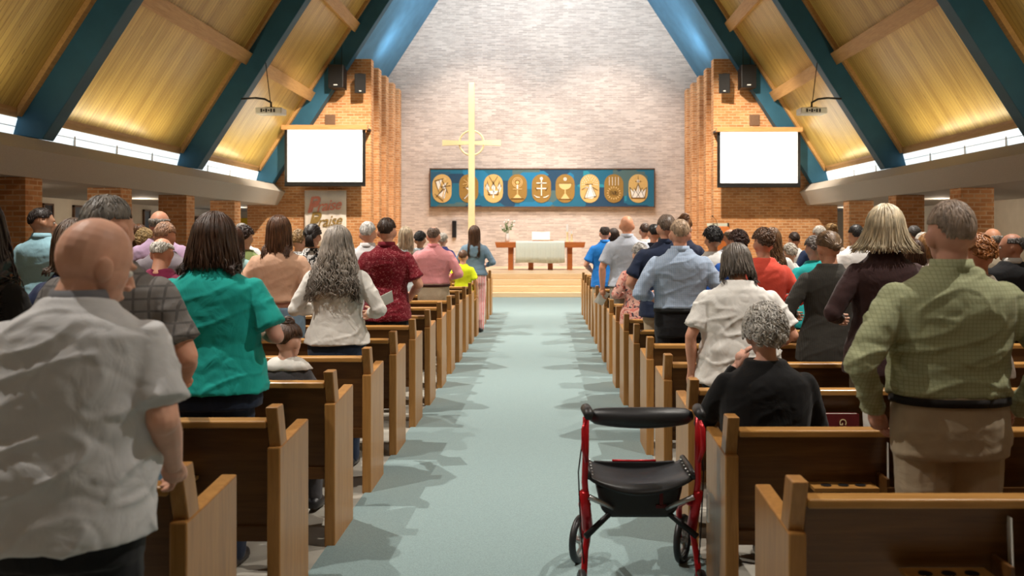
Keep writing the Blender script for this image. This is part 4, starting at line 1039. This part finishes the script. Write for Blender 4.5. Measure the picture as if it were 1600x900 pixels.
            for i in range(int(160*near)):
                ph = rnd.uniform(-PI, PI); te = fn(ph); th0 = te*rnd.uniform(.75, 1); a_ = surf(th0, ph, kk*1.0); bq = Vector(bz[:3])*.95
                pts = []
                for k in range(7):
                    u = k/6; q = a_.lerp(bq, u); dq = q-cen; l_ = math.sqrt((dq.x/rad.x)**2+(dq.y/rad.y)**2+(dq.z/rad.z)**2)
                    if l_ > 1e-3 and u < .9: q = cen+dq/l_*kk*(1.005+.01*rnd.random())
                    pts.append(q)
                lock(pts, .007)
            if style == 'bun':
                r_ = bz[3]
                ell(bm, bz[:3], (r_*.8, r_*.8, r_*.8))
                for i in range(40):
                    a0 = rnd.uniform(0, 6.28); tl = rnd.uniform(-1, 1)*1.2
                    pts = [Vector(bz[:3])+Matrix.Rotation(tl, 3, 'X') @ Vector((r_*math.cos(a0+k*.5), r_*math.sin(a0+k*.5), r_*.35*math.sin(k+a0))) for k in range(8)]
                    lock(pts, .009)
            else:
                for i in range(60):
                    j1, j2, j3 = rnd.uniform(-1, 1), rnd.uniform(-1, 1), rnd.uniform(0, 6)
                    lock([Vector((bz[0]+j1*.02*(1+u_), bz[1]-.02*math.sin(u_*3)+j2*.012, bz[2]-u_*opt.get('drop', .3)))+Vector((wav*.03*math.sin(u_*9+j3), 0, 0)) for u_ in [k/10 for k in range(11)]], .009)
    tmp = bpy.data.meshes.new('t'); locks.to_mesh(tmp); locks.free(); bm.from_mesh(tmp); bpy.data.meshes.remove(tmp)
    if style == 'long' or drop_fix(opt):
        # below the neck hair hangs straight down whatever the head does: undo the bow there
        pass
    bmesh.ops.transform(bm, matrix=HM, verts=bm.verts)
    if style in ('long', 'bob') and opt.get('hang', True):
        # push hair that would pass behind the shoulders out over the back
        for v in bm.verts:
            if v.co.z < npv.z-.0:
                k = min(1, (npv.z-v.co.z)/(.12*s)); yb = npv.y-(.075+.045*k)*s
                if v.co.y < npv.y+.02: v.co.y = min(v.co.y, yb-(.5-rnd.random())*.012)
    o = obj('hair', bm, hairm(c), t, True)
    return o
def drop_fix(o): return False
# ---- colours
WH = (.80, .79, .77); BK = (.012, .012, .014); NAVY = (.018, .028, .065); JEAN = (.035, .06, .11); KHAKI = (.44, .35, .24)
PALE = (.66, .40, .29); RUD = (.66, .33, .22); TAN = (.50, .27, .17); DARKSK = (.16, .075, .045)
BRN = (.085, .038, .018); DBR = (.030, .016, .010); GRY = (.34, .31, .28); WHT = (.66, .62, .56); BLD = (.42, .27, .12); BLK = (.010, .008, .008); LGR = (.48, .45, .42); GING = (.38, .15, .045)
def row(k): return 3.40+.95*k
NV = .0085
# ================= left block
person('bald man in a light grey polo shirt with his hand on the pew end', -1.245, 2.33, 1.675, ((.60, .60, .61), None), (BK,), ('bald', BLK), (.62, .34, .24), w=1.17, belly=.035,
       arms=('frontlow', ((.262, .0, 1.17), (.205, .20, 1.0))), hem=.86, turn=38, bow=10, lean=9, collar=((.13, .13, .14),), vox=NV, folds=.012, hand_vox=True, hs=1.10, neck=.02)
person('grey-haired man in a grey plaid short-sleeved shirt, just ahead of the bald man', -1.64, 3.38, 1.76, ((.20, .185, .175), 'plaid', (.06, .055, .055)), ((.10, .19, .28), 'denim', (.2, .3, .4)), ('short', (.20, .18, .16)), RUD, w=1.1, belly=.01,
       arms=('down', 'frontlow'), hem=.80, collar=((.17, .16, .15),), vox=.010, folds=.008, turn=20)
person('woman with dark wavy long hair and dark top at the far left edge', -2.14, 3.36, 1.74, ((.02, .018, .016), None), (BK,), ('long', DBR, {'vol': 1.15, 'wave': 1.0, 'drop': .34, 'flare': .05}), PALE, fem=True, vox=.012, w=.92, sleeve='long')
person('woman with a brown bob in a bright teal T-shirt and dark jeans', -1.60, 4.32, 1.70, ((.015, .40, .35), None), ((.014, .020, .040), 'denim', (.03, .045, .08)), ('bob', (.060, .026, .013), {'drop': .185, 'flare': .035, 'vol': 1.12, 'n': 1.5}), (.62, .33, .25), fem=True, w=1.30, belly=.02,
       arms=('frontlow', 'front'), hem=.88, bow=12, vox=.009, folds=.010)
person('woman in a navy top mostly hidden behind the bald man', -2.27, 4.34, 1.68, ((.02, .03, .08), None), (BK,), ('bob', (.13, .075, .045), {}), PALE, fem=True)
girl = person('seated little girl with a topknot and a grey dress with a white collar', -1.42, 4.93, 1.24, ((.075, .072, .078), None), ((.075, .072, .078),), ('bun', (.075, .033, .016), {'bun': (0, -.03, .235, .040), 'n': 1.3, 'vol': .98}), (.66, .37, .27), fem=True, w=.92,
       sit=.52, sleeve='short', arms=('frontlow', 'frontlow'), bow=10, turn=22, vox=.009, hs=1.16)
g_ = B()   # round white collar
for k in range(40):
    pass
ringsv = []
for q in range(5):
    rr = .036+.0165*q; rv = []
    for k in range(36):
        a = 2*PI*k/36; f = 1+.05*math.sin(a*9)*(q/4)
        rv.append(g_.verts.new((rr*f*math.cos(a)*1.35, -.012+rr*f*.80*math.sin(a), .0-.006*q*q*.7)))
    ringsv.append(rv)
for q in range(4):
    for k in range(36): g_.faces.new((ringsv[q][k], ringsv[q][(k+1) % 36], ringsv[q+1][(k+1) % 36], ringsv[q+1][k]))
co = obj('collar', g_, cloth((.78, .75, .70)), girl, True); co.location = (0, 0, .52-.93*1.24/1.75+1.475*1.24/1.75+.030); sd = co.modifiers.new('s', 'SOLIDIFY'); sd.thickness = .006
person('woman with very long wavy grey hair in a white sweater and dark jeans', -1.44, 6.20, 1.66, ((.76, .73, .68), None), ((.016, .024, .050), 'denim', (.03, .05, .09)), ('long', (.30, .255, .215), {'drop': .42, 'wave': 1.5, 'flare': .085, 'vol': 1.10, 'locks': 330, 'n': 1, 'r': .010}), PALE, fem=True, w=1.12,
       arms=('front', 'wide'), sleeve='long', hem=.90, bow=14, vox=.010, folds=.010)
person('white-haired man in a maroon shirt, lowest of the three heads behind the plaid shirt', -2.68, row(3), 1.60, ((.20, .02, .06), None), (BK,), ('fringe', WHT), RUD, w=1.05, bow=15)
person('strawberry-haired man in the middle of the three heads behind the plaid shirt', -3.06, row(4), 1.72, ((.25, .22, .25), None), (BK,), ('short', (.45, .26, .17)), RUD, w=1.1, bow=12)
person('woman in a peach T-shirt with brown hair and light blue jeans', -2.14, row(4), 1.76, ((.78, .48, .33), None), ((.16, .25, .35), 'denim', (.24, .34, .44)), ('long', (.13, .055, .025), {'drop': .23, 'flare': .01, 'wave': .1, 'vol': 1.02}), RUD, fem=True, w=1.12, hem=1.06, arms=('frontlow', 'down'), bow=8)
person('bald man in a lavender shirt, top of the three heads behind the plaid shirt', -3.50, row(5), 1.84, ((.60, .42, .62), None), (KHAKI,), ('fringe', GRY, {'top': 1.3}), RUD, w=1.12)
person('dark-haired man in a dark red speckled short-sleeved shirt', -1.44, row(5), 1.77, ((.19, .008, .018), 'speck', (.42, .12, .13)), (BK,), ('short', (.040, .018, .010)), RUD, w=1.06, arms=('down', 'frontlow'), hem=.82, collar=((.17, .008, .018),), folds=.008, vox=.011)
person('man in a pale blue polo in left profile against the brick pillar', -4.57, row(5), 1.86, ((.32, .56, .66), None), (KHAKI,), ('short', (.020, .012, .010), {'side': 1.35}), TAN, turn=48, arms=('frontlow', 'frontlow'), collar=((.32, .56, .66),))
person('woman with straight brown hair in an aqua top', -2.84, row(5), 1.68, ((.42, .66, .66), None), (NAVY,), ('bob', (.075, .032, .018), {'drop': .2}), PALE, fem=True, bow=8)
person('woman with short dark curls in a moss green top', -3.05, row(6), 1.70, ((.24, .30, .11), None), (BK,), ('curly', (.040, .020, .014)), PALE, fem=True, w=1.15)
person('woman with a dark low bun in a black and white patterned top', -2.36, row(6), 1.72, ((.70, .68, .66), 'zebra', (.02, .02, .02)), (BK,), ('pony', (.016, .011, .010), {'drop': .12}), TAN, fem=True)
person('white-haired man in a white dotted shirt', -1.80, row(6), 1.75, ((.74, .72, .72), 'check', (.45, .45, .50)), (KHAKI,), ('short', (.66, .64, .61), {'side': 1.3}), RUD, w=1.12, collar=((.74, .72, .72),), arms=('frontlow', 'frontlow'))
person('blonde curly-haired woman beside the dark low bun', -2.76, row(7), 1.66, ((.68, .66, .64), 'zebra', (.1, .1, .1)), (BK,), ('curly', (.32, .20, .085)), PALE, fem=True)
person('grey-haired person in a white shirt near the left end pillar', -3.72, row(8), 1.76, (WH, None), (BK,), ('short', GRY), RUD)
person('man in a pink long-sleeved shirt, brown belt and khaki trousers', -1.37, row(8), 1.72, ((.74, .26, .28), 'check', (.85, .5, .5)), (KHAKI,), ('fringe', (.16, .10, .07), {'top': .55}), RUD, w=1.14, tuck=True, sleeve='long', arms=('wide', 'wide'), collar=((.74, .26, .28),), belt=(.05, .015, .012))
person('bald man beside the white banner', -2.74, row(9), 1.76, (WH, None), (BK,), ('bald', BLK), (.60, .26, .15))
person('woman with long pale blonde hair left of the pink shirt', -1.86, row(9), 1.72, ((.60, .70, .72), None), (NAVY,), ('long', (.58, .47, .33), {'drop': .3, 'wave': .15}), PALE, fem=True)
person('dark-haired woman just left of the pink shirt', -1.80, row(10), 1.66, ((.35, .40, .45), None), (NAVY,), ('curly', BLK), TAN, fem=True)
person('boy in a neon yellow T-shirt', -1.27, row(11), 1.36, ((.75, .85, .02), None), ((.20, .20, .21),), ('short', (.13, .060, .028), {'side': 1.5}), RUD, w=1.0, arms=('down', 'down'), hem=.70, hs=1.15)
person('woman with long brown hair, denim jacket and red and white striped trousers', -1.17, row(12), 1.76, ((.14, .22, .30), 'denim', (.24, .34, .42)), ((.72, .10, .10), 'stripe', (.80, .74, .70), 1.6), ('long', (.085, .038, .020), {'drop': .40, 'wave': .5, 'flare': .0, 'vol': 1.03}), PALE, fem=True, sleeve='long', arms=('frontlow', 'wide'), hem=.94, w=1.05)
person('white-haired person far ahead, beside the long-haired woman in denim', -1.80, row(13), 1.64, ((.08, .10, .35), None), (BK,), ('curly', WHT), PALE, fem=True)
person('blond curly-haired person near the left pillars', -4.06, row(6), 1.67, ((.25, .2, .2), None), (BK,), ('curly', (.36, .24, .10)), PALE, fem=True)
person('dark-haired man in black near the left pillars', -4.38, row(7), 1.70, (BK, None), (BK,), ('short', BLK), TAN)
person('auburn-haired woman farthest to the left near the pillars', -4.98, row(8), 1.74, ((.3, .2, .2), None), (BK,), ('long', (.16, .07, .03), {'drop': .25, 'wave': .8}), PALE, fem=True)
# ================= right block
person('grey-haired man in a green check dress shirt and khaki trousers, nearest on the right', 1.50, 3.33, 1.735, ((.40, .42, .25), 'check', (.26, .28, .15), 1.0), (KHAKI,), ('short', (.36, .27, .21), {'n': 3, 'side': 1.35, 'back': 1.9, 'front': .9, 'vol': .985}), (.58, .30, .22), hs=1.04, w=1.22,
       belly=.008, tuck=True, sleeve='long', arms=('pocket', 'pocket'), collar=((.40, .42, .25), 'check', (.26, .28, .15), 1.0), belt=(.015, .012, .011), vox=NV, folds=.015)
person('seated woman with short curly grey hair in a black top, hand at her cheek', .985, 4.02, 1.62, ((.010, .010, .011), None), (BK,), ('curly', (.54, .51, .47), {'n': 2.0, 'vol': 1.10, 'back': 2.15, 'side': 1.8}), (.64, .35, .26), fem=True, w=1.22, belly=.02, sit=.52, sleeve='long',
       arms=(((-.27*-1, .13, .80), (.10, .17, 1.07)), ((.27, .05, .80), (.15, .25, .78))), bow=4, vox=.009, hs=1.05)
person('woman in a white T-shirt with a brown and grey bob, head bowed', 1.135, 5.22, 1.56, ((.78, .76, .72), None), (BK,), ('bob', (.13, .105, .085), {'drop': .15, 'flare': .012, 'vol': 1.08, 'n': 1.5}), RUD, fem=True, w=1.36, belly=.03, bow=22, lean=7, arms=('down', 'frontlow'), hem=.84, vox=.009, folds=.016)
person('woman with a smooth white-blonde bob in a plum brown jacket', 1.96, 5.18, 1.76, ((.052, .026, .026), None), ((.12, .09, .05),), ('bob', (.66, .55, .38), {'drop': .15, 'flare': .045, 'vol': 1.16, 'n': 1.8, 'wave': .1, 'flip': .03}), PALE, fem=True, w=1.08, sleeve='long', arms=('wide', 'frontlow'), hem=.80, turn=12, vox=.009, folds=.006)
person('woman in a dark charcoal knitted cardigan with a small low bun', 1.98, row(3), 1.64, ((.030, .028, .024), 'knit', (.075, .07, .06)), (NAVY,), ('bun', (.17, .10, .05), {'bun': (0, -.115, .10, .026), 'n': 1.5, 'vol': .97}), RUD, fem=True, w=1.12, sleeve='long', arms=('wide', 'frontlow'), hem=.78, skirt=True, bow=10, turn=-12, vox=.010)
person('woman with ginger curls behind the green shirt shoulder', 2.56, row(2), 1.60, ((.3, .25, .2), None), (BK,), ('curly', GING, {'vol': 1.05}), RUD, fem=True)
person('grey balding man in a blue check dress shirt and black trousers', 1.08, row(4), 1.74, ((.34, .44, .60), 'check', (.52, .60, .72), .9), (BK,), ('short', (.50, .35, .23), {'n': 1.6, 'vol': .98}), RUD, w=1.18, tuck=True, sleeve='long', arms=('wide', 'wide'), collar=((.34, .44, .60), 'check', (.52, .60, .72), .9), belt=(.01, .01, .01), vox=.010, folds=.010)
person('woman with short brown hair in a coral red shirt', 1.75, row(4), 1.66, ((.80, .10, .065), None), (BK,), ('curly', (.13, .065, .035), {'vol': .98}), RUD, fem=True, w=1.14, folds=.010, sleeve='long', turn=-8)
person('woman with a brown bob and white collar behind the green shirt', 2.95, row(4), 1.57, ((.75, .72, .70), None), (BK,), ('bob', (.085, .042, .025), {'drop': .13}), PALE, fem=True)
person('man in a black suit with grey sides, in profile at the right edge', 3.74, row(4), 1.63, (BK, None), (BK,), ('fringe', (.10, .09, .085), {'top': .9}), (.42, .20, .13), w=1.15, turn=-62, sleeve='long', collar=((.5, .48, .45),))
person('man in a navy polo and khaki trousers behind the blue check shirt', 1.10, row(5), 1.80, ((.018, .028, .062), None), (KHAKI,), ('short', (.16, .11, .08)), RUD, w=1.22, arms=('frontlow', 'frontlow'), hem=.84, collar=((.018, .028, .062),))
person('woman with short dark brown hair in a royal blue top', 1.75, row(5), 1.65, ((.025, .11, .46), None), (NAVY,), ('curly', (.055, .022, .015)), RUD, fem=True, w=1.12, turn=-15, sleeve='long')
person('woman in a turquoise jacket with grey hair', 2.46, row(5), 1.60, ((.03, .50, .50), None), (NAVY,), ('curly', (.25, .22, .2), {'vol': .95}), PALE, fem=True, w=1.12, sleeve='long', lean=6)
person('strawberry blonde woman beside the green shirt collar', 3.47, row(5), 1.62, ((.6, .5, .45), None), (BK,), ('bob', (.45, .24, .10), {'drop': .14}), PALE, fem=True)
person('balding man in a beige shirt far right behind the ginger curls', 4.06, row(5), 1.68, ((.45, .38, .28), None), (BK,), ('fringe', GRY, {'top': 1.3}), (.55, .27, .16))
person('short woman with grey curls in a pink floral blouse', .96, row(6), 1.52, ((.74, .42, .34), 'floral', (.62, .20, .16)), (NAVY,), ('curly', (.46, .43, .40)), PALE, fem=True, w=1.08, hem=.74, sleeve='long', bow=6)
person('woman with big black curls in a white top', 1.70, row(6), 1.68, (WH, None), (BK,), ('curly', BLK, {'vol': 1.12}), TAN, fem=True, w=1.1)
person('woman with long wavy golden brown hair', 2.30, row(6), 1.68, ((.70, .68, .64), None), (BK,), ('long', (.17, .085, .038), {'drop': .42, 'wave': 1.3, 'flare': .03}), PALE, fem=True)
person('white-haired man whose head shows left of the green shirt man', 3.83, row(6), 1.64, ((.5, .5, .5), None), (BK,), ('short', WHT), RUD)
person('woman with a high auburn bun in navy, tallest head in the right block', 1.55, row(7), 1.82, ((.015, .02, .045), None), (NAVY,), ('bun', (.17, .075, .03), {'bun': (0, -.06, .22, .05), 'n': .8}), PALE, fem=True)
person('white-haired curly woman in a white blouse', 2.74, row(7), 1.51, (WH, None), (BK,), ('curly', (.48, .43, .36)), PALE, fem=True)
person('dark-haired man in a white shirt right of the cardigan woman', 3.48, row(7), 1.73, (WH, None), (BK,), ('short', BLK), TAN, w=1.05)
person('bald man in a grey-blue short-sleeved shirt with a paper in his hand', 1.0, row(8), 1.86, ((.50, .54, .62), None), ((.28, .25, .20),), ('bald', BLK), (.70, .33, .20), w=1.12, arms=('down', 'frontlow'), hem=.92, collar=((.50, .54, .62),))
person('white-haired man in a navy suit', 3.36, row(8), 1.73, ((.015, .03, .08), None), (NAVY,), ('short', (.62, .57, .50)), RUD, sleeve='long', w=1.08, collar=((.7, .7, .7),))
person('grey-haired man far right near the right pillars', 4.52, row(8), 1.73, ((.1, .1, .1), None), (BK,), ('short', (.10, .09, .085)), TAN)
person('dark-haired man in a navy jacket with an olive collar', 1.45, row(9), 1.76, ((.015, .02, .04), None), (BK,), ('short', BLK), RUD, sleeve='long')
person('blonde woman with hair pinned up above the cardigan', 3.80, row(9), 1.76, ((.6, .5, .4), None), (BK,), ('bun', (.42, .26, .11), {}), PALE, fem=True)
person('balding man partly hidden by the royal blue top', 2.46, row(9), 1.70, ((.3, .3, .32), None), (BK,), ('fringe', (.2, .15, .1), {'top': .9}), RUD)
person('dark-haired person in white before the right brick wall', 3.58, row(10), 1.66, (WH, None), (BK,), ('short', DBR), RUD)
person('man in a bright blue polo beside the aisle, nearest the altar', .92, row(11), 1.76, ((.02, .20, .62), None), (KHAKI,), ('fringe', DBR, {'top': .5}), RUD, w=1.05, arms=('frontlow', 'frontlow'), hem=.80, collar=((.02, .20, .62),))
person('brown-haired man in a white shirt behind the bald man', 1.54, row(11), 1.80, (WH, None), (BK,), ('short', (.06, .03, .018)), RUD)
person('dark-haired person between the blue polo and the bald man', 1.13, row(12), 1.72, ((.05, .05, .06), None), (BK,), ('bob', DBR, {'drop': .12}), PALE, fem=True)
person('bald man farthest ahead with an orange-toned head', 1.93, row(12), 1.90, ((.05, .07, .05), None), (BK,), ('bald', BLK), (.62, .27, .14))
# papers held
def sheet(loc, rot, sz, label):
    o_ = obj('paper_sheet', box(B(), -sz[0]/2, sz[0]/2, -.0012, .0012, -sz[1]/2, sz[1]/2), M['paper']); o_.location = loc; o_.rotation_euler = rot
    tag(o_, label, 'paper', 'papers held by people')
sheet((.70, row(8)+.10, .83), (R(20), R(25), R(20)), (.13, .18), 'folded white paper in the left hand of the bald man in grey-blue')
sheet((-1.17, 6.50, 1.13), (R(60), R(-25), R(20)), (.14, .20), 'white booklet held beside the dark red shirt by the long-haired woman')
